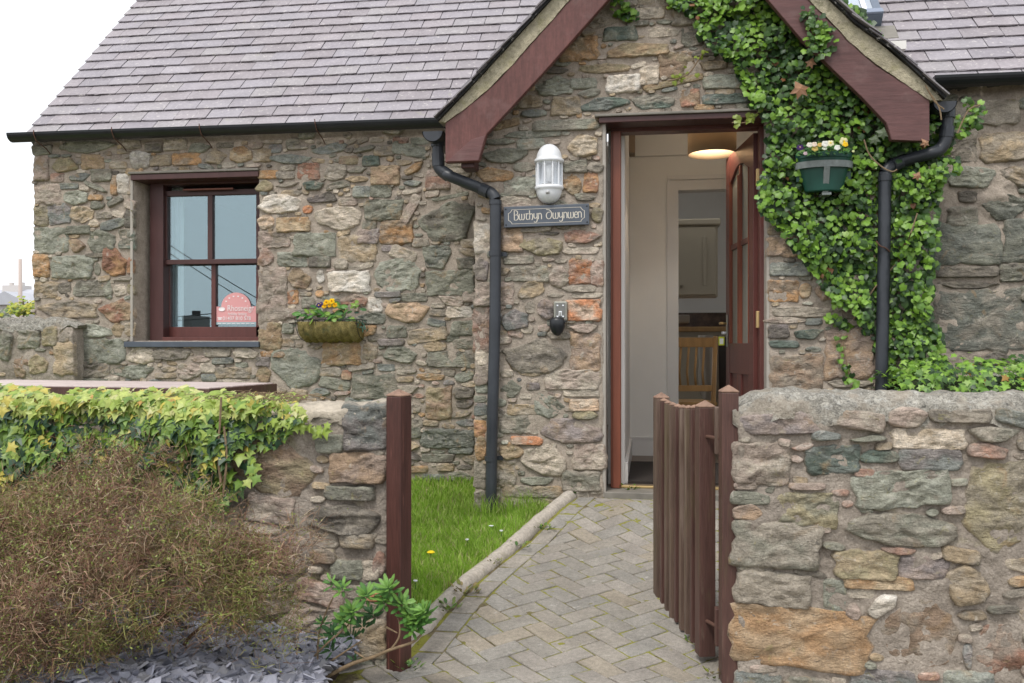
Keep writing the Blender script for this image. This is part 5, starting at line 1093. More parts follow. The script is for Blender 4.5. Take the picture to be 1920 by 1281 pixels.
def wallivy(spots, depth, dark):
    P = []; N_ = []; T_ = []; C_ = []; S_ = []
    for x, y_ in spots:
        bulge = .06 + .075 * noise.noise((x / 60, y_ / 60, 2)) + .03 * noise.noise((x / 22, y_ / 22, 5))
        edge = 1.0
        bulge += .02 * noise.noise((x / 9, y_ / 9, 5)); d = max(.012, (bulge + .03) * depth + random.uniform(-.02, .03))
        if 1632 < x < 1680 and y_ > 318: d = min(d, .05) * random.uniform(.3, .8)
        for (ax_, ay_), (bx_, by_) in (((1776, 190), (1773, 262)), ((1773, 262), (1742, 290)), ((1742, 290), (1662, 318))):
            tt = max(0, min(1, ((x - ax_) * (bx_ - ax_) + (y_ - ay_) * (by_ - ay_)) / ((bx_ - ax_) ** 2 + (by_ - ay_) ** 2)))
            if math.hypot(x - ax_ - tt * (bx_ - ax_), y_ - ay_ - tt * (by_ - ay_)) < 22: d = random.uniform(.0, .025) if random.random() > .10 else d
        p = at(x, y_, YP - d); P.append(p); 
        N_.append((random.gauss(-.08, .42), -1, random.gauss(.42, .42))); T_.append((random.gauss(0, .55), -.15, -1))
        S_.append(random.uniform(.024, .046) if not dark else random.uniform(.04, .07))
        pn = .5 + noise.noise((x / 45, y_ / 45, 7)); r_ = random.random() * .72 + pn * .50 - .12  # noise clumps the darker greens, painted as shaded gaps in the ivy
        if dark: c = GR[4] if random.random() < .75 else GR[3]  # under layer coloured dark, standing in for shade behind the leaves
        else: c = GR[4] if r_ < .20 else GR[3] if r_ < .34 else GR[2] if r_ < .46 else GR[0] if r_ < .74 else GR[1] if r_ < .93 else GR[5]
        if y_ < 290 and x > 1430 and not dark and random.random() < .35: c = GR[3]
        if random.random() < .008: c = (.22, .10, .045)
        C_.append(np.array(c) * random.uniform(.85, 1.15))
    return [np.array(q, float) for q in (P, N_, T_, S_, C_)]
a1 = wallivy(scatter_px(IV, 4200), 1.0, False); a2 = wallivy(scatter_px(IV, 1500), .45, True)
extra = []
for pth, n in (([(1150, -5), (1160, 25), (1185, 30)], 26), ([(1165, 0), (1178, 20), (1190, 38)], 22), ([(1430, 205), (1412, 218), (1396, 228), (1382, 232)], 16), ([(1320, 95), (1305, 120), (1288, 140), (1262, 152)], 16), ([(1568, 640), (1578, 668), (1588, 700), (1600, 728)], 20), ([(1548, 590), (1570, 605), (1598, 612)], 30), ([(1512, 20), (1530, 45), (1552, 70)], 60), ([(1540, 70), (1520, 85), (1550, 90)], 40), ([(1790, 245), (1815, 215), (1835, 200)], 40), ([(1800, 255), (1835, 218)], 24), ([(1795, 300), (1790, 330)], 20), ([(1270, 0), (1255, 10)], 14), ([(1560, 570), (1585, 640)], 10)):
    for k in range(n):
        t = random.random() * (len(pth) - 1); i = int(t); f = t - i; sp = 12 if n > 30 else 5
        extra.append((pth[i][0] * (1 - f) + pth[i + 1][0] * f + random.gauss(0, sp), pth[i][1] * (1 - f) + pth[i + 1][1] * f + random.gauss(0, sp)))
a3 = wallivy(extra, .5, False)
for k, (x, y_) in enumerate(extra):
    if 1490 < x < 1570 and y_ < 110: a3[0][k] = at(x, y_, YB - random.uniform(.01, .06))
    if x < 1440 and 195 < y_ < 245: a3[0][k] = at(x, y_, YP - .06); a3[4][k] = np.array((.20, .26, .04)) 
    if x < 1330 and y_ > 85: a3[4][k] = np.array((.22, .28, .04)); a3[3][k] *= .7
allp = [np.concatenate(q) for q in zip(a1, a2, a3)]
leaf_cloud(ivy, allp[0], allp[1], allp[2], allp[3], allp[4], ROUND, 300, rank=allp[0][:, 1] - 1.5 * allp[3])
for pth in ([(1430, 205), (1412, 218), (1396, 230), (1372, 230)], [(1322, 90), (1305, 120), (1286, 142), (1252, 152)], [(1535, 0), (1500, 40), (1440, 70)], [(1600, 600), (1640, 540), (1690, 480), (1720, 400)], [(1620, 262), (1630, 290), (1652, 312), (1672, 322), (1682, 318)], [(1795, 250), (1815, 208), (1838, 196)], [(1740, 170), (1760, 200), (1765, 225)], [(1735, 160), (1752, 190), (1770, 205)], [(1580, 640), (1592, 700), (1606, 730)]):
    m = MB(); m.tube([at(x, y_, (YB - .03) if (x > 1700 or 1610 < x < 1690 and y_ < 330) else YP - .05) for x, y_ in cur(pth, 4)], .004, 5); m.out('stem', M['stem'], ivy)
for (x, y_, s_) in ((1500, 168, .10), (1520, 118, .06), (1640, 262, .06), (1720, 330, .05), (1735, 268, .05), (1655, 250, .07)):
    me = leaf_mesh('withered_leaf', LOBED * np.array([1, 1, 3]), (.30, .16, .09) if x in (1500, 1520, 1735, 1720) else (.10, .13, .075)); o = bpy.data.objects.new('withered_leaf', me); link(o, ivy, at(x, y_, YP - .19 if x < 1600 else YB - .02)); o.rotation_euler = (R(80), R(random.uniform(-30, 30)), R(random.uniform(-20, 20)) + 0); o.scale = (s_,) * 3
# ---- ivy bank at the right
hd = empty('ivy_hedge', (at(1800, 700, 4.9).x, 4.9, .2), 'low bank of ivy below the big dark stones right of the drainpipe', 'ivy')
P = []; N_ = []
hx0, hx1 = at(1665, 700, 4.9).x, 3.6
while len(P) < 3000:
    x = random.uniform(hx0, hx1); a_ = random.uniform(0, math.pi * .62); y_ = 5.0 - .5 * math.cos(a_) if a_ < 1.57 else 5.0 + random.uniform(0, .5)
    zt = 1.10 + .03 * noise.noise((x * 5, y_ * 5, 1)) - .1 * max(0, (hx0 + .25 - x) / .25) ** 2; z = zt - .25 + .25 * math.sin(min(a_, 1.57)) - (random.random() * .35 if a_ < .5 else 0)
    P.append((x, y_ + random.gauss(0, .02), z + random.gauss(0, .02))); N_.append((random.gauss(0, .5), -math.cos(a_) * .9 - .4 + random.gauss(0, .3), math.sin(a_) + .2 + random.gauss(0, .3)))
P, N_ = np.array(P), np.array(N_); n = len(P)
leaf_cloud(hd, P, N_, np.stack([rng.normal(0, .6, n), np.full(n, -.6), np.full(n, -.6)], 1), rng.uniform(.025, .05, n), pick(GR + [(.30, .17, .03)], [3, 3, 3, 2, 2, 2, .12], n), LOBED, 200, rank=P[:, 1])
m = MB(); V = []; nx = 24
V = [(hx0 + .08 + (hx1 - hx0 - .1) * i / nx, 5.0 - .42 * math.cos(math.pi * j / 8), .2 + .84 * (math.sin(math.pi * j / 8) ** .4)) for i in range(nx + 1) for j in range(9)]
F = [(i * 9 + j, (i + 1) * 9 + j, (i + 1) * 9 + j + 1, i * 9 + j + 1) for i in range(nx) for j in range(8)]
tag(build('shaded_core', V, F, gm('shaded_core', (.03, .045, .015), rough=1, var=[(40, .5)], bump=[(40, .03)]), hd, smooth=True), kind='stuff')  # dark inner core, painting the shade deep between the ivy leaves
# ---- ivy over the left garden wall
iw = empty('wall_ivy', (-2.4, YF, .3), 'yellow green ivy spilling over the top of the left garden wall', 'ivy')
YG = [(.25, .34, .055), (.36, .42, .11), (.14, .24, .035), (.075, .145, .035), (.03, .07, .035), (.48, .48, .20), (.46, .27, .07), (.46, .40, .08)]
P = []; N_ = []; C_ = []; S_ = []
xr = at(540, 760, YF).x
def low_edge(px): return float(np.interp(px, [-200, 0, 100, 200, 300, 400, 430, 470, 520, 560, 640], [1000, 960, 930, 900, 890, 930, 960, 900, 850, 800, 770]))
for k in range(5200):
    x = random.uniform(-3.7, xr + .22); t = random.random(); front = random.random() < .62
    px = CX + FPX * (x * CT + YF * ST) / (-x * ST + YF * CT)
    if px > 470 and random.random() < (px - 470) / 120: continue
    if front:
        zlo = EYE - (low_edge(px) - HY) / FPX * (-x * ST + YF * CT); z = .98 - (.98 - zlo) * random.random() ** 1.15
        if px > 450 and z < .80 and random.random() < .8: continue
        d = .03 + .07 * (.5 + noise.noise((x * 4, z * 5, 1))) + .03 * noise.noise((x * 12, z * 14, 1)) ; y_ = YF - d; nn = (random.gauss(0, .45), -1, random.gauss(.55, .4)); zz = z
    else:
        y_ = random.uniform(YF - .06, YF + .30); zz = .962 + .045 * noise.noise((x * 5, y_ * 8, 4)) + .02 * noise.noise((x * 19, y_ * 8, 4)) + random.uniform(0, .03) + (.01 if px < 300 else 0); nn = (random.gauss(0, .4), -.55, random.gauss(1, .2))
        if px > 520: continue
    P.append((x, y_, zz)); N_.append(nn); S_.append(random.uniform(.032, .062) if px < 500 else random.uniform(.02, .04))
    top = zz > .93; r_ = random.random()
    if top: c = YG[1] if r_ < .34 else YG[5] if r_ < .48 else YG[0] if r_ < .78 else YG[7] if r_ < .86 else YG[6] if r_ < .89 else YG[2]  # paler yellows on top: light falling there is put into leaf colour
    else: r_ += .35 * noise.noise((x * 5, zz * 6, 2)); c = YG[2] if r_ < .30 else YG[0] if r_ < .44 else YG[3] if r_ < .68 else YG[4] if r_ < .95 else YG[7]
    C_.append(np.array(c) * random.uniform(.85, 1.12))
for (x, y_, c) in ((14, 750, 6), (22, 838, 6), (5, 770, 6), (103, 752, 6), (480, 898, 2), (470, 880, 2), (464, 905, 1)): 
    p = at(x, y_, YF - .14); P.append(tuple(p)); N_.append((.1, -1, .4)); C_.append(np.array((.62, .27, .03) if c == 6 else YG[c])); S_.append(.05 if c == 6 else .045)
for pth in ([(545, 790), (560, 800), (575, 806), (612, 800)], [(560, 780), (590, 810), (610, 812)], [(475, 800), (530, 795), (545, 788)], [(470, 860), (475, 880), (468, 905)]):
    for k in range(11): t = random.random() * (len(pth) - 1.01); i = int(t); f = t - i; p = at(pth[i][0] * (1 - f) + pth[i + 1][0] * f + random.gauss(0, 3), pth[i][1] * (1 - f) + pth[i + 1][1] * f + random.gauss(0, 4), YF - .04 - random.random() * .03); P.append(tuple(p)); N_.append((random.gauss(0, .4), -1, .5)); C_.append(np.array(YG[0])); S_.append(random.uniform(.03, .045))
P, N_, C_, S_ = map(lambda q: np.array(q, float), (P, N_, C_, S_)); n = len(P)
tp = np.stack([rng.normal(0, .6, n), np.full(n, -.6), np.full(n, -1.)], 1)
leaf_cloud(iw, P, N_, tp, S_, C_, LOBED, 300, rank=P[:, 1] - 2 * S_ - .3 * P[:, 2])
# dry stalks on the wall top at the right end of the ivy
m = MB()
for k in range(160):
    p = at(random.gauss(490, 45), random.uniform(735, 775), YF + random.uniform(-.05, .25)); p.z = .985 + random.uniform(0, .02); d = Vector((random.gauss(0, 1), random.gauss(0, .6), random.uniform(-.1, .5))) * .03
    m.tube([p, p + d, p + d * 1.8 + Vector((0, 0, -.01))], .0014, 3, cap=False)
for pth in ([(415, 745), (412, 800), (408, 850), (414, 905)], [(420, 800), (425, 860), (418, 930)]): m.tube([at(x, y_, YF - .10) for x, y_ in cur(pth, 4)], .0045, 5)
m.out('dry_stem', M['stem'], iw)

# ================================================================== SHRUBS IN FRONT OF THE LEFT WALL
def zbed(x, y_): return .06 + .10 * max(0, min(1, (-1.15 - x) / .7)) + .012 * noise.noise((x * 9, y_ * 9, 4))
bed = tag(grid('planting_bed', -4.5, -.98, 1.6, YF + .05, .05, lambda x, y_: zbed(x, y_) - (.10 if x > -1.10 else .02), M['soil']), kind='structure')
ch = ([], [], []); CG = [(.21, .215, .26), (.26, .265, .31), (.17, .175, .21), (.33, .33, .38), (.23, .23, .25)]
for k in range(4200):
    x, y_ = random.uniform(-2.9, -1.08), random.uniform(2.55, YF); L_, W_, T_ = random.uniform(.02, .065), random.uniform(.015, .042), random.uniform(.004, .010)
    a = [(random.uniform(.7, 1) * math.cos(t + .3) * L_, random.uniform(.7, 1) * math.sin(t + .3) * W_) for t in np.linspace(0, 2 * math.pi, 6)[:-1]]
    rm = Euler((random.gauss(0, .5), random.gauss(0, .4), random.uniform(0, 6.28))).to_matrix(); c = Vector((x, y_, zbed(x, y_) + random.uniform(0, .03)))
    n = 5; V = [c + rm @ Vector((p[0], p[1], 0)) for p in a] + [c + rm @ Vector((p[0] * .9, p[1] * .9, T_)) for p in a]; q = len(ch[0])
    ch[0].extend(V); ch[1].extend([tuple(q + i for i in f) for f in [(4, 3, 2, 1, 0), (5, 6, 7, 8, 9)] + [(i, (i + 1) % 5, 5 + (i + 1) % 5, 5 + i) for i in range(5)]]); ch[2].extend([np.array(random.choice(CG)) * random.uniform(.8, 1.2)] * 10)
tag(build('slate_chippings', ch[0], ch[1], M['chip'], cols=ch[2]), 'blue grey slate chippings under the brown shrub', 'slate chippings', kind='stuff')
BR_ = [(.23, .14, .095), (.30, .20, .135), (.14, .08, .055), (.38, .30, .21), (.22, .19, .075), (.18, .19, .06), (.28, .27, .10), (.30, .16, .11)]
def shrub(name, label, blobs, n, base, leafn, pal_p, stems):
    t = empty(name, base, label, 'shrub')
    vol = [b[3] * b[4] * b[5] for b in blobs]; w = np.array(vol) / sum(vol); V = []; F = []; C = []; LP_ = []; LN = []
    ids = rng.choice(len(blobs), n, p=w); tips = []
    P = np.zeros((n, 5, 3)); W_ = np.zeros(n); CC = np.zeros((n, 3))
    NN = 900; nid = rng.choice(len(blobs), NN, p=w); nodes = []
    for k in range(NN):
        b = blobs[nid[k]]; d = rng.normal(size=3); d /= np.linalg.norm(d); rr = random.random() ** .28
        if d[1] > .3: d[1] *= -1
        lum = 1 + .35 * noise.noise((d[0] * 2.3 + nid[k], d[1] * 2.3, d[2] * 2.3 + 3)); q = np.array(b[:3]) + d * np.array(b[3:6]) * rr * lum
        g = q - np.array([b[0], b[1], b[2] - b[5] * 1.1]); g /= np.linalg.norm(g) + 1e-6; g = g + rng.normal(size=3) * .35 + np.array([0, 0, .15]); g /= np.linalg.norm(g)
        pn = noise.noise((q[0] * 3.2, q[1] * 3, q[2] * 3.2)); nodes.append((q, g, random.uniform(.03, .08), pn + random.gauss(0, .12), b[6], random.uniform(.75, 1.25), rr))
    nk = rng.integers(0, NN, n)
    for k in range(n):
        q0, g, sp_, pn, gb, br_, rr = nodes[nk[k]]; s_ = random.random()
        off = rng.normal(size=3) * sp_ * .6; p = q0 - g * .03 + off * .75 + g * s_ * .05
        dr = g * .55 + off / sp_ * .45 + rng.normal(size=3) * .75; dr /= np.linalg.norm(dr); L_ = random.uniform(.018, .055) if random.random() > .05 else random.uniform(.07, .12); q = p.copy(); cv = rng.normal(size=3) * .35
        for j in range(5):
            P[k, j] = q; dr = dr + cv * .35 + np.array([0, 0, -.05 * j]); dr /= np.linalg.norm(dr); q = q + dr * L_ / 4
        W_[k] = random.uniform(.00035, .0010)
        pal = np.array(pal_p, float).copy(); pal[4:7] *= max(.15, 1 + 2.6 * pn + gb); pal[0:4] *= max(.4, 1.15 - 1.4 * pn)
        CC[k] = np.array(BR_[rng.choice(8, p=pal / pal.sum())]) * random.uniform(.85, 1.25) * br_
    d = np.diff(P, axis=1); d = np.concatenate([d, d[:, -1:]], 1); sd_ = np.cross(d, rng.normal(size=(n, 1, 3))); sd_ /= np.linalg.norm(sd_, axis=2, keepdims=True) + 1e-9
    wv = W_[:, None, None] * np.array([1.2, 1.1, 1, .8, .5])[None, :, None]
    VV = np.stack([P - sd_ * wv, P + sd_ * wv], 2).reshape(-1, 3); k0 = (np.arange(n) * 10)[:, None]; f = np.array([[2 * j, 2 * j + 1, 2 * j + 3, 2 * j + 2] for j in range(4)]).ravel()
    FF = (k0 + f[None]).reshape(-1, 4)
    tag(build('twigs', VV, FF, M['bark'], t, cols=np.repeat(CC, 10, 0)), kind='stuff')
    li = rng.choice(n, leafn); j = rng.integers(1, 5, leafn); pts = P[li, j] + rng.normal(size=(leafn, 3)) * .004
    nrm = rng.normal(size=(leafn, 3)) + np.array([0, -.5, .7]); gq = np.array([noise.noise((a_[0] * 4, a_[1] * 4, a_[2] * 4)) for a_ in pts]); keep = gq > rng.uniform(-.5, .35, leafn)
    pts, nrm = pts[keep], nrm[keep]; leafn = len(pts)
    leaf_cloud(t, pts, nrm, rng.normal(size=(leafn, 3)), rng.uniform(.005, .012, leafn), pick([(.20, .26, .05), (.15, .20, .04), (.26, .30, .07), (.19, .12, .06), (.10, .13, .03)], [3, 3, 1.5, 3, 1], leafn), SMALL, 0, rest='small_leaves')
    for s_ in stems: m = MB(); L_ = len(s_[0]); pp = smooth_path(s_[0], 5); m.tube(pp, [s_[1] * (1 - .6 * i / (len(pp) - 1)) for i in range(len(pp))], 7); m.out('branch', gm('red_bark', (.13, .065, .04), rough=.9, var=[(40, .3)]) if 'rb' not in M else M['rb'], t, smooth=True)
    return t
M['rb'] = gm('reddish_bark', (.13, .065, .04), rough=.9, var=[(40, .3)])
def pz(px, py, Y): return at(px, py, Y)
blobs = []
for (px, py, Y, rx, ry, rz, gbias) in ((130, 985, 2.95, .22, .22, .20, -.4), (270, 900, 3.05, .20, .17, .14, -.6), (60, 965, 3.05, .18, .16, .12, -.3), (250, 1010, 2.85, .30, .28, .20, -.7), (40, 1060, 2.80, .28, .26, .24, -.5), (400, 1010, 2.95, .24, .22, .16, -.3), (300, 1080, 2.74, .24, .21, .15, -.3), (380, 1165, 2.9, .14, .14, .07, .6), (240, 1180, 2.8, .14, .14, .07, .2),
      (150, 1120, 2.62, .27, .22, .17, -.4), (480, 1080, 2.92, .19, .20, .17, .5), (540, 1020, 3.05, .14, .15, .13, .1), (455, 1130, 2.85, .14, .18, .10, .8), (510, 1165, 2.9, .15, .15, .10, 1.0), (120, 1190, 2.6, .20, .18, .10, .5), (20, 1180, 2.55, .26, .2, .18, .2), (-120, 1050, 2.75, .35, .3, .32, 0), (180, 870, 3.12, .14, .1, .08, -.5)):
    p = at(px, py, Y); blobs.append((p.x, p.y, p.z, rx, ry, rz, gbias))
def bs(pts, r_): return ([at(*q) for q in pts], r_)
shrub('twiggy_shrub', 'large tangled brown shrub with tiny green leaves in front of the ivy covered wall', blobs, 76000, tuple(at(300, 1225, 2.95)), 60000, [5, 4, 2.5, 2.2, 2.6, 1.8, 1.8, 1.8],
      [bs([(270, 1235, 2.95), (280, 1180, 2.92), (320, 1140, 2.85), (375, 1135, 2.8)], .009), bs([(260, 1235, 2.98), (300, 1170, 2.95), (350, 1120, 2.9), (430, 1060, 2.9)], .010), bs([(265, 1240, 2.95), (230, 1200, 2.9), (150, 1150, 2.8), (60, 1080, 2.8)], .010),
       bs([(340, 1220, 2.98), (360, 1190, 2.9), (420, 1150, 2.85), (500, 1120, 2.9)], .007), bs([(270, 1235, 2.95), (250, 1150, 2.92), (240, 1050, 2.95), (230, 930, 3.05)], .009), bs([(150, 1270, 2.8), (120, 1220, 2.75), (90, 1150, 2.7)], .006), bs([(145, 978, 2.62), (165, 985, 2.6), (185, 1000, 2.6), (196, 1025, 2.6)], .0025), bs([(185, 998, 2.6), (205, 990, 2.6), (225, 992, 2.6)], .002), bs([(0, 990, 2.62), (14, 965, 2.62), (26, 945, 2.62)], .003), bs([(362, 1010, 2.62), (372, 1022, 2.62), (384, 1038, 2.62)], .0028), bs([(70, 970, 2.6), (80, 985, 2.6), (88, 998, 2.6)], .0028)])
# ---- broad-leaved shrub by the latch post
hb = empty('young_hebe', tuple(at(612, 1268, 3.0)), 'green leafy shrub leaning on a bare branch against the latch post', 'shrub')
br = [[(610, 1270, 3.02), (660, 1245, 3.0), (700, 1232, 2.98), (733, 1218, 2.97), (772, 1205, 2.98), (790, 1190, 3.0)], [(733, 1218, 2.97), (748, 1195, 2.97), (749, 1170, 2.98), (742, 1150, 3.0)], [(590, 1230, 3.02), (615, 1205, 3.0), (650, 1175, 3.0), (665, 1150, 3.0)], [(722, 1175, 3.0), (745, 1187, 2.98)], [(665, 1222, 3.0), (690, 1238, 2.98)], [(620, 1240, 3.02), (650, 1220, 3.0), (680, 1200, 3.0)], [(595, 1240, 3.05), (600, 1180, 3.05), (625, 1120, 3.05), (640, 1110, 3.05)], [(752, 1150, 3.0), (752, 1110, 3.0)]]
for k, q in enumerate(br): m = MB(); pp = smooth_path([at(*z) for z in q], 5); r0 = .0075 if k == 0 else .004; m.tube(pp, [r0 * (1 - .5 * i / len(pp)) for i in range(len(pp))], 7); m.out('branch', M['stem'], hb, smooth=True)
P = []; N_ = []; T_ = []; S_ = []; C_ = []
for (px, py, rad, nl, dk) in ((642, 1105, .040, 16, 0), (622, 1095, .03, 9, 0), (660, 1150, .05, 20, 0), (645, 1165, .045, 18, 0), (688, 1120, .05, 20, 0), (700, 1155, .045, 18, 1), (730, 1108, .052, 24, 0), (722, 1130, .05, 18, 0), (752, 1135, .05, 18, 0), (765, 1155, .05, 18, 0), (785, 1165, .058, 26, 0), (798, 1150, .05, 20, 0), (775, 1180, .05, 20, 0), (605, 1170, .03, 12, 1), (625, 1190, .05, 16, 1), (660, 1195, .045, 14, 1), (620, 1220, .045, 12, 1), (665, 1240, .03, 6, 1), (680, 1175, .045, 12, 1)):
    c = at(px, py, 2.98 + (.06 if dk else 0)); ax_ = Vector((random.gauss(0, .35), -.55, .9)).normalized()
    for k in range(nl):
        a_ = k * 2.4; el = .15 + .9 * (k / nl); u1 = ax_.cross(Vector((1, .2, .1))).normalized(); u2 = ax_.cross(u1)
        d = (u1 * math.cos(a_) + u2 * math.sin(a_)) * math.cos(el) + ax_ * math.sin(el); nn = ax_ * math.cos(el) - (u1 * math.cos(a_) + u2 * math.sin(a_)) * math.sin(el) * .8
        P.append(tuple(c + d * .006 + ax_ * (k / nl - .5) * rad * .6)); T_.append(tuple(d)); N_.append(tuple(nn)); S_.append(rad * random.uniform(.75, 1.1))
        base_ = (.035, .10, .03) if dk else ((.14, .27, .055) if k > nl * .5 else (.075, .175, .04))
        if random.random() < .03: base_ = (.45, .36, .03)
        C_.append(np.array(base_) * random.uniform(.8, 1.2))
P, N_, T_, S_, C_ = map(lambda q: np.array(q, float), (P, N_, T_, S_, C_))
leaf_cloud(hb, P, N_, T_, S_, C_, NARROW, 300, rank=P[:, 1], rest='inner_leaves', nvar=10)
# ---- weeds along the kerb, in the joints and at the doorstep
def weed(px, py, s_, n, pal, label, flower=None, group=None):
    p = onpath(px, py); t = empty('weed', tuple(p), label, 'weed', group); P = []; N_ = []; T_ = []; S_ = []; C_ = []
    for k in range(n):
        a_ = random.uniform(0, 6.28); r_ = random.random() ** .7 * s_; d = Vector((math.cos(a_), math.sin(a_), random.uniform(.2, 1))).normalized()
        P.append((p.x + r_ * math.cos(a_), p.y + r_ * math.sin(a_) * .8, p.z + .005 + random.random() * s_ * .45)); T_.append(tuple(d)); N_.append((-d.x, -d.y, 1)); S_.append(random.uniform(.4, 1) * s_ * .5); C_.append(np.array(random.choice(pal)) * random.uniform(.8, 1.2))
    P, N_, T_, S_, C_ = map(lambda q: np.array(q, float), (P, N_, T_, S_, C_)); leaf_cloud(t, P, N_, T_, S_, C_, NARROW * np.array([1.6, 1, 1]), 0, rest='leaves', nvar=4)
    for c in (flower or []):
        q = (p.x + c[0] * s_, p.y + c[1] * s_, p.z + s_ * .6); m = MB(); m.lathe([(0, .003), (.009, .002), (.010, 0), (0, -.002)], q, 8); m.out('flower', M['white'], t)
W1 = [(.06, .14, .025), (.10, .19, .03), (.16, .22, .04)]; W2 = [(.20, .22, .04), (.13, .16, .04), (.26, .20, .08)]
weed(1085, 926, .085, 60, W1, 'green chickweed clump where the kerb meets the doorstep', [(0, -.3), (.4, .1), (-.3, .2)])
weed(1112, 918, .06, 26, W2, 'straggly pale weed growing against the doorstep corner')
weed(1180, 922, .06, 24, W1, 'small grassy weed at the front edge of the doorstep')
weed(1018, 995, .06, 40, W1, 'rosette weed beside the kerb just before the doorstep')
weed(970, 1032, .06, 40, W1, 'rosette weed in the angle of the kerb halfway down the path')
weed(925, 1060, .05, 26, W2, 'yellowing weed tuft along the middle stretch of the kerb')
weed(868, 1117, .075, 46, W2, 'broad patch of moss and weed along the lower kerb')
weed(842, 1147, .06, 34, W1, 'green weed clump at the lower end of the kerb')
weed(766, 1258, .055, 34, W1, 'bright green seedling weed at the foot of the latch post')
weed(730, 1243, .04, 18, W1, 'tiny weed between the latch post and the wall')
weed(1300, 1208, .04, 22, W1, 'small weed in the paving beside the gate stile')
weed(1340, 1272, .05, 26, W2, 'low weed at the base of the hinge post')
# daisies and a dandelion in the lawn
def lawn_at(px, py):
    z = .17
    for _ in range(8):
        t = (EYE - z) / ((py - HY) / FPX); u = (px - CX) / FPX; x, y_ = (-ST + u * CT) * t, (CT + u * ST) * t; z = zlawn(x, y_)
    return Vector((x, y_, z))
p = lawn_at(808, 1056); t = empty('dandelion', tuple(p), 'yellow dandelion flower open in the grass', 'flower'); m = MB(); m.tube([p, p + Vector((0, 0, .045))], .002, 5); m.out('stem', M['grass'] if 0 else M['greenpot'], t)
m = MB(); m.lathe([(0, .010), (.012, .009), (.020, .003), (.012, -.003), (0, -.004)], tuple(p + Vector((0, 0, .05))), 14); m.out('flower_head', gm('dandelion_yellow', (.75, .55, .01), rough=.8, var=[(200, .2)]), t)
for k, (px, py) in enumerate(((921, 1003), (876, 1029), (779, 1110), (940, 1012))):
    p = lawn_at(px, py); t = empty('daisy', tuple(p), ['white daisy near the kerb, the largest in the lawn', 'small daisy in the middle of the lawn', 'daisy petals low beside the latch post', 'small daisy next to the largest one by the kerb'][k], 'flower', 'daisies in the lawn')
    m = MB(); m.tube([p, p + Vector((0, 0, .04))], .0015, 4); m.out('stem', M['greenpot'], t); m = MB(); m.lathe([(0, .004), (.014 if k == 0 else .010, .005), (.009, .0), (0, -.002)], tuple(p + Vector((0, 0, .045))), 12); m.out('flower_head', M['white'], t)

# ================================================================== PLANTED BASKETS
def flower(parent, c, r_, col_, eye=None, nrm=(0, -1, .35), petals=5):
    n_ = Vector(nrm).normalized(); u1 = n_.cross(Vector((.1, .2, 1))).normalized(); u2 = n_.cross(u1); V = []; F = []; C = []
    for k in range(petals):
        a_ = 2 * math.pi * k / petals + .3; ctr = Vector(c) + (u1 * math.cos(a_) + u2 * math.sin(a_)) * r_ * .5 + n_ * .002 * (k % 2); b0 = len(V); V.append(tuple(ctr + n_ * .003)); C.append(np.array(col_) * 1.1)
        for j in range(8): t_ = j * math.pi / 4; V.append(tuple(ctr + (u1 * math.cos(t_) + u2 * math.sin(t_)) * r_ * .52)); C.append(np.array(col_) * random.uniform(.8, 1))
        F += [(b0, b0 + 1 + j, b0 + 1 + (j + 1) % 8) for j in range(8)]
    if eye:
        b0 = len(V); V.append(tuple(Vector(c) + n_ * .009)); C.append(eye)
        for j in range(8): t_ = j * math.pi / 4; V.append(tuple(Vector(c) + n_ * .006 + (u1 * math.cos(t_) + u2 * math.sin(t_)) * r_ * .25)); C.append(eye)
        F += [(b0, b0 + 1 + j, b0 + 1 + (j + 1) % 8) for j in range(8)]
    build('flower', V, F, M['petal'], parent, cols=C)
yb = YL; bl, brr = at(553, 600, YL - .15), at(672, 600, YL - .15); bw = brr.x - bl.x; zt_ = bl.z; zb_ = at(600, 638, YL - .1).z; bd = .16; bh = zt_ - zb_
bk = empty('wire_trough', ((bl.x + brr.x) / 2, YL, zb_), 'wire wall trough lined with coir and planted with yellow and purple pansies', 'planter')
V = []; nu, nv = 40, 12
for i in range(nu + 1):
    e_ = min(1, min(i, nu - i) / 3.0); e_ = math.sqrt(max(.05, 1 - (1 - e_) ** 2)) if e_ < 1 else 1
    for j in range(nv + 1):
        a_ = math.pi / 2 * j / nv; x = bl.x + bw * i / nu; s_ = .35 + .65 * e_; dn = .006 * noise.noise((x * 30, a_ * 4, 1)) + .007 * math.cos(i * math.pi * 9 * 2 / nu)
        V.append((x, YL - .005 - (bd * s_ + dn) * math.cos(a_) ** .8, zt_ - .012 - (bh * s_ + dn) * math.sin(a_)))
F = [(i * (nv + 1) + j, (i + 1) * (nv + 1) + j, (i + 1) * (nv + 1) + j + 1, i * (nv + 1) + j + 1) for i in range(nu) for j in range(nv)]
build('coir_liner', V, F, M['coir'], bk, smooth=True)
for k in range(10):
    x = bl.x + bw * (.02 + .96 * k / 9); m = MB(); m.tube([(x + .012 * t_, YL - .005 - (bd + .004) * math.cos(t_ * math.pi / 2) ** .8, zt_ - (bh + .004) * math.sin(t_ * math.pi / 2)) for t_ in np.linspace(0, 1, 9)], .0022, 5); m.out('wire', M['wire'], bk)
m = MB(); m.tube([(bl.x, YL, zt_), (bl.x, YL - bd, zt_), (brr.x + .01, YL - bd, zt_), (brr.x + .01, YL, zt_)], .003, 6); m.out('rim_wire', M['wire'], bk)
m = MB(); m.box((bl.x + .01, YL - bd + .01, zt_ - .03), (brr.x - .01, YL - .005, zt_ - .02)); m.out('soil', M['soil'], bk)
P = []; N_ = []; T_ = []; S_ = []; C_ = []
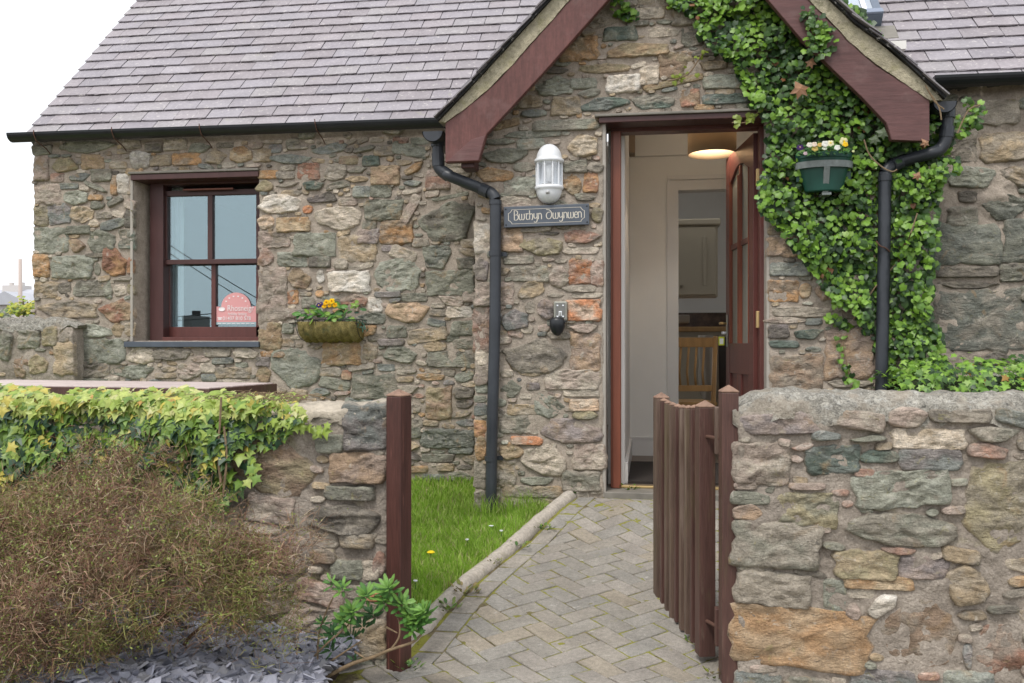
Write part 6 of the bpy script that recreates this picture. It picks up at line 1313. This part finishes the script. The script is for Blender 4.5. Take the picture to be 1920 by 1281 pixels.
def tuft(px, py, n, s_, sp=6, pal=((.07, .19, .03), (.12, .27, .04), (.04, .12, .03), (.18, .30, .05))):
    for k in range(n):
        p = at(px + random.gauss(0, sp), py + random.gauss(0, sp * .6), YL - random.uniform(.06, .17)); P.append(tuple(p)); T_.append((random.gauss(0, 1), -.4, random.uniform(-.3, 1))); N_.append((random.gauss(0, .5), -.8, .8)); S_.append(s_ * random.uniform(.7, 1.2)); C_.append(np.array(random.choice(pal)) * random.uniform(.85, 1.1))
tuft(560, 588, 5, .055); tuft(580, 592, 6, .05); tuft(597, 590, 7, .045); tuft(612, 594, 9, .055); tuft(592, 580, 4, .05); tuft(636, 575, 5, .055, 4); tuft(628, 592, 8, .05); tuft(645, 590, 8, .045); tuft(668, 576, 5, .045, 5); tuft(655, 600, 6, .04); tuft(610, 600, 6, .05)
leaf_cloud(bk, *(np.array(q, float) for q in (P, N_, T_, S_, C_)), NARROW * np.array([1.9, 1, 1.5]), 80, rank=np.array(P)[:, 1])
yy = YL - .13
for (px, py, r_, c, e_) in ((612, 567, .021, (.85, .50, .01), (.5, .2, .0)), (622, 565, .022, (.88, .55, .01), (.5, .2, .0)), (628, 572, .018, (.80, .45, .01), (.5, .2, 0)), (608, 574, .018, (.82, .48, .01), (.5, .2, 0)), (618, 573, .016, (.75, .42, .01), (.4, .2, 0)), (598, 573, .020, (.045, .02, .13), (.8, .6, .1)), (602, 570, .014, (.06, .03, .16), (.8, .6, .1)), (601, 583, .016, (.8, .72, .62), (.8, .6, .1))): flower(bk, at(px, py, yy), r_, c, e_)
V = []; q = at(672, 602, YL - .1)
for k in range(30): V.append(None)
P = []; N_ = []; T_ = []; S_ = []; C_ = []
for k in range(70): p = at(random.choice([663, 672, 678, 560]) + random.gauss(0, 5), 605 + random.gauss(0, 7), YL - random.uniform(.03, .15)); P.append(tuple(p)); T_.append((random.gauss(0, 1), -.2, -.6)); N_.append((random.gauss(0, 1), -1, .3)); S_.append(random.uniform(.012, .035)); C_.append(np.array((.03, .095, .06)) * random.uniform(.6, 1.3))
leaf_cloud(bk, *(np.array(q, float) for q in (P, N_, T_, S_, C_)), NARROW, 0, rest='green_netting')
# green plastic tub hanging in the ivy
Yt = YP - .13; tl, tr2 = at(1492, 292, Yt), at(1600, 292, Yt); tw = (tr2.x - tl.x) / 2; tcx = (tl.x + tr2.x) / 2; ztp = at(1545, 288, Yt).z; zbt = at(1545, 356, Yt - .06).z; hgt = ztp - zbt
tb = empty('hanging_tub', (tcx, YP - .1, zbt), 'dark green half round tub of pale pansies hung in the ivy on a grey bracket', 'planter')
YT_ = YP - .10
def halft(prof, name, mat, n=28, sy=.62): m = MB(); m.lathe(prof, (tcx, YT_, zbt), n, a0=math.pi, a1=2 * math.pi, sy=sy); return m
m = halft([(0, 0), (tw * .62, 0), (tw * .66, .006), (tw * .95, hgt * .86), (tw * .98, hgt * .87), (tw * 1.0, hgt * .99), (tw * .96, hgt), (tw * .93, hgt * .9), (tw * .9, hgt * .85)], '', None); m.out('tub', M['greenpot'], tb, smooth=False, bevel=.002)
m = MB(); m.box((tcx - tw * .95, YT_ - .002, zbt + hgt * .3), (tcx + tw * .95, YT_ + .006, ztp - .004)); m.out('tub_back', M['greenpot'], tb)
m = halft([(0, hgt * .88), (tw * .92, hgt * .88)], '', None); m.out('soil', M['soil'], tb)
m = halft([(tw * .975, hgt * .60), (tw * 1.005, hgt * .60), (tw * 1.03, hgt * .77), (tw * 1.0, hgt * .77), (tw * .975, hgt * .60)], '', None); m.out('bracket_band', M['galv'], tb, smooth=False)
yf = YT_ - tw * .62; m = MB(); m.add([(tcx - .014, yf - .012 + .058, zbt - .012), (tcx + .018, yf - .012 + .058, zbt - .012), (tcx + .018, yf - .006, zbt + hgt * .62), (tcx - .014, yf - .006, zbt + hgt * .62), (tcx - .014, yf + .075, zbt - .012), (tcx + .018, yf + .075, zbt - .012), (tcx + .018, yf + .004, zbt + hgt * .62), (tcx - .014, yf + .004, zbt + hgt * .62)], [(0, 1, 2, 3), (7, 6, 5, 4), (0, 4, 5, 1), (1, 5, 6, 2), (2, 6, 7, 3), (3, 7, 4, 0)]); m.out('bracket_arm', M['galv'], tb, bevel=.002)
m = MB(); m.box((tcx - .016, yf + .045, zbt - .022), (tcx + .034, YP, zbt - .006)); m.out('bracket_foot', M['galv'], tb, bevel=.002)
P = []; N_ = []; T_ = []; S_ = []; C_ = []
for k in range(110): p = at(random.uniform(1500, 1592), 284 + random.gauss(0, 5), YT_ - random.uniform(.02, .15)); P.append(tuple(p)); T_.append((random.gauss(0, 1), -.4, random.uniform(0, 1))); N_.append((random.gauss(0, .6), -.8, .8)); S_.append(random.uniform(.02, .035)); C_.append(np.array(random.choice([(.05, .14, .04), (.09, .2, .05), (.03, .09, .03)])))
leaf_cloud(tb, *(np.array(q, float) for q in (P, N_, T_, S_, C_)), NARROW * np.array([1.6, 1, 1]), 60, rank=np.array(P)[:, 1])
Yf_ = YT_ - .15
for (px, py, r_, c, e_) in ((1500, 277, .020, (.05, .02, .10), (.5, .3, .3)), (1518, 272, .017, (.75, .72, .62), None), (1527, 271, .016, (.78, .66, .55), None), (1537, 272, .014, (.6, .42, .12), None), (1547, 270, .021, (.75, .74, .68), None), (1557, 269, .020, (.80, .76, .50), (.8, .6, .1)), (1570, 277, .018, (.78, .80, .74), None), (1528, 279, .018, (.55, .42, .12), None), (1546, 278, .014, (.7, .75, .6), None), (1510, 288, .012, (.6, .45, .5), None), (1600, 284, .008, (.7, .75, .4), None)): flower(tb, at(px, py, Yf_), r_, c, e_)
p = at(1582, 266, Yf_); flower(tb, p, .027, (.82, .78, .45), (.85, .55, .02), nrm=(.4, -1, .1)); flower(tb, at(1585, 271, Yf_ - .012), .016, (.85, .55, .02)); m = MB(); m.tube([at(1580, 290, Yf_ + .03), at(1580, 272, Yf_ + .004)], .002, 5); m.out('stem', M['greenpot'], tb)
# ================================================================== PICNIC TABLE BEHIND THE IVY
zt_ = 1.0; f_ = FPX * (EYE - zt_)
def tp_(px, py): D = f_ / (py - HY); return rd((px - CX) / FPX * D, D)
NR = tp_(392, 727.0); eu = rd(-math.cos(R(15)), math.sin(R(15))); FR = NR + rd(math.sin(R(15)), math.cos(R(15)))
eu = eu.normalized(); ev = Vector((-eu.y, eu.x)); ev = ev if ev.dot(FR - NR) > 0 else -ev; Lt, Wt = 1.75, .60
pt = empty('picnic_table', (NR.x, NR.y, .14), 'weathered brown slatted picnic table behind the ivy covered garden wall', 'table')
def tbx(name, u0, u1, v0, v1, z0, z1, mat=None):
    V = []
    for z in (z0, z1):
        for u_, v_ in ((u0, v0), (u1, v0), (u1, v1), (u0, v1)): q = NR + eu * u_ + ev * v_; V.append((q.x, q.y, z))
    return build(name, V, [(0, 3, 2, 1), (4, 5, 6, 7), (0, 1, 5, 4), (1, 2, 6, 5), (2, 3, 7, 6), (3, 0, 4, 7)], mat or M['table'], pt, bevel=.003)
for k in range(6): tbx('plank', 0, Lt, k * Wt / 6, (k + 1) * Wt / 6 - .008, zt_ - .035, zt_)
tbx('apron', -.02, -.001, -.005, Wt, zt_ - .06, zt_ - .005, M['gatewood']); tbx('apron', -.02, Lt, -.03, -.006, zt_ - .075, zt_ - .005, M['gatewood'])
for u_ in (.25, Lt - .3):
    for s_ in (0, 1):
        q0 = NR + eu * u_ + ev * (Wt * .5 + (-.45 if s_ else .45)); q1 = NR + eu * u_ + ev * (Wt * .5 + (-.2 if s_ else .2)); m = MB(); m.tube([(q0.x, q0.y, .14), (q1.x, q1.y, zt_ - .04)], .03, 6); m.out('leg', M['gatewood'], pt)
for v0 in (-.42, Wt + .2):
    for k in range(2): tbx('bench_plank', .05, Lt - .05, v0 + k * .12, v0 + k * .12 + .11, .58, .61)
tbx('bench_bearer', .22, .28, -.42, Wt + .42, .52, .579, M['gatewood']); tbx('bench_bearer', Lt - .33, Lt - .27, -.42, Wt + .42, .52, .579, M['gatewood'])
# ================================================================== FAR LEFT: hedge plant, pole, house
P = []; N_ = []; sp = empty('golden_shrub', tuple(at(45, 600, 6.8)), 'yellow green shrub poking up behind the low side wall', 'shrub')
for k in range(420): p = at(random.gauss(44, 15), 583 - abs(random.gauss(0, 10)) + 6, 6.8 + random.uniform(-.2, .2)); P.append(tuple(p)); N_.append((random.gauss(0, .5), -.6, .8))
P = np.array(P); N_ = np.array(N_); n = len(P)
leaf_cloud(sp, P, N_, rng.normal(size=(n, 3)) + np.array([0, 0, .6]), rng.uniform(.025, .05, n), pick([(.36, .38, .03), (.26, .34, .03), (.42, .40, .05), (.10, .16, .04)], [3, 3, 2, 1.5], n), SMALL * np.array([1.3, 1, 1]), 40)
for q in ([(45, 600), (43, 575), (44, 560)], [(50, 600), (50, 580), (52, 566)]): m = MB(); m.tube([at(x, y_, 6.8) for x, y_ in q], .006, 5); m.out('stem', M['stem'], sp)
P = []; N_ = []; sp2 = empty('grey_shrub', tuple(at(5, 600, 7.4)), 'dull grey green shrub at the left edge behind the side wall', 'shrub')
for k in range(300): p = at(random.uniform(-60, 22), 590 - abs(random.gauss(0, 6)) + 4, 7.4 + random.uniform(-.2, .2)); P.append(tuple(p)); N_.append((random.gauss(0, .5), -.6, .8))
P = np.array(P); N_ = np.array(N_); n = len(P); leaf_cloud(sp2, P, N_, rng.normal(size=(n, 3)), rng.uniform(.03, .06, n), pick([(.12, .15, .09), (.2, .22, .15), (.28, .3, .12)], [3, 2, 1], n), SMALL * np.array([1.3, 1, 1]), 0)
YH = 46.0
hs = empty('distant_house', tuple(at(30, 600, YH)), 'pale distant house with grey slate roof seen past the cottage corner', 'house')
a, b = at(-90, 575, YH), at(130, 566, YH); 
m = MB(); m.box((a.x, YH, -.1), (b.x, YH + 7, a.z)); m.out('wall', M['farwall'], hs)
zr = at(30, 542, YH + 3).z; m = MB(); m.add([(a.x - .3, YH - .3, a.z - .1), (b.x + .3, YH - .3, a.z - .1), (b.x + .3, YH + 3.5, zr), (a.x - .3, YH + 3.5, zr), (a.x - .3, YH + 7.3, a.z - .1), (b.x + .3, YH + 7.3, a.z - .1)], [(0, 1, 2, 3), (3, 2, 5, 4), (0, 3, 4), (1, 5, 2), (0, 4, 5, 1)]); rf = m.out('roof', M['farroof'], hs)
c = at(32, 545, YH + 3.5); m = MB(); m.box((c.x - .6, YH + 3.0, zr - .5), (c.x + .6, YH + 4.0, at(32, 536, YH + 3.5).z)); cm_ = m.out('chimney', M['farwall'], hs)
for dx in (-.35, .35): m = MB(); m.tube([(c.x + dx, YH + 3.5, at(32, 536, YH + 3.5).z), (c.x + dx, YH + 3.5, at(32, 530, YH + 3.5).z)], .14, 8); m.out('chimney_pot', M['farwall'], hs)
for px in (-20, 15, 58): q = at(px, 590, YH); m = MB(); m.box((q.x - .45, YH - .05, q.z - .5), (q.x + .45, YH + .02, q.z + .6)); m.out('window', M['alu'], hs)
q = at(18, 572, YH - 3); m = MB(); m.box((q.x - 1.2, YH - 3.2, -.1), (q.x + 1.2, YH - .01, q.z)); m.out('porch', M['farwall'], hs); m = MB(); m.add([(q.x - 1.5, YH - 3.4, q.z), (q.x + 1.5, YH - 3.4, q.z), (q.x, YH - 3.4, q.z + .7), (q.x - 1.5, YH - .02, q.z), (q.x + 1.5, YH - .02, q.z), (q.x, YH - .02, q.z + .7)], [(0, 1, 2), (5, 4, 3), (0, 2, 5, 3), (1, 4, 5, 2), (0, 3, 4, 1)]); m.out('porch_roof', M['farroof'], hs)
q = at(39, 600, 24); zz = at(39, 486, 24).z; m = MB(); m.tube([(q.x, 24, -.1), (q.x - .02, 24, zz)], [.07, .05], 10); po = tag(m.out('utility_pole', M['polewood'], smooth=True), 'thin wooden pole standing before the distant house', 'pole')
# ================================================================== ACROSS THE LANE (seen only in the window panes)
nb = empty('opposite_house', (-17.5, -17, -.1), 'grey roofed house across the lane mirrored in the window panes', 'house')
m = MB(); m.box((-26, -24, -.1), (-9, -17, 1.2)); m.out('wall', M['farwall'], nb)
m = MB(); m.add([(-26.4, -16.6, 1.1), (-8.6, -16.6, 1.1), (-8.6, -20.5, 1.75), (-26.4, -20.5, 1.75), (-26.4, -24.4, 1.1), (-8.6, -24.4, 1.1)], [(0, 3, 2, 1), (3, 4, 5, 2), (0, 4, 3), (1, 2, 5), (0, 1, 5, 4)]); m.out('roof', M['farroof'], nb)
def mirror_pt(px, py, Y0, Yt):               # where a ray reflected in the window glass at (px,py) meets the plane y = Yt
    a = at(px, py, Y0); d = a - Vector((0, 0, EYE)); d.y *= -1; t = (Yt - Y0) / d.y; return a + d * t
c0 = mirror_pt(368, 612, YW + .1, -20.5); c1 = mirror_pt(368, 593, YW + .1, -20.5); wc = (mirror_pt(378, 600, YW + .1, -20.5) - mirror_pt(358, 600, YW + .1, -20.5)).length / 2
m = MB(); m.box((c0.x - wc * .9, -21.2, .9), (c0.x + wc * .9, -19.8, c1.z)); m.out('chimney', gm('far_chimney', (.16, .145, .13), rough=.9), nb); m = MB(); m.tube([(c0.x, -20.5, c1.z), (c0.x, -20.5, mirror_pt(368, 583, YW + .1, -20.5).z)], .16, 10); m.out('chimney_pot', M['darkcloth'], nb)
for k, (A_, B_) in enumerate((((310, 455), (500, 572)), ((310, 470), (500, 590)), ((300, 598), (500, 578)), ((300, 604), (500, 590)))):
    a_, b_ = mirror_pt(*A_, YW + .1, -9), mirror_pt(*B_, YW + .1, -9); d = b_ - a_; a_ -= d * 1.2; b_ += d * 1.2; m = MB(); m.tube([a_.lerp(b_, t) - Vector((0, 0, .5 * 4 * t * (1 - t) - .5)) * 0.6 for t in np.linspace(0, 1, 13)], .012, 5)
    tag(m.out('overhead_cable', M['wire']), ['upper of two black cables sloping across the window reflection', 'lower of two black cables sloping across the window reflection', 'upper level cable low in the window reflection', 'lowest level cable in the window reflection'][k], 'cable', 'overhead cables across the lane')
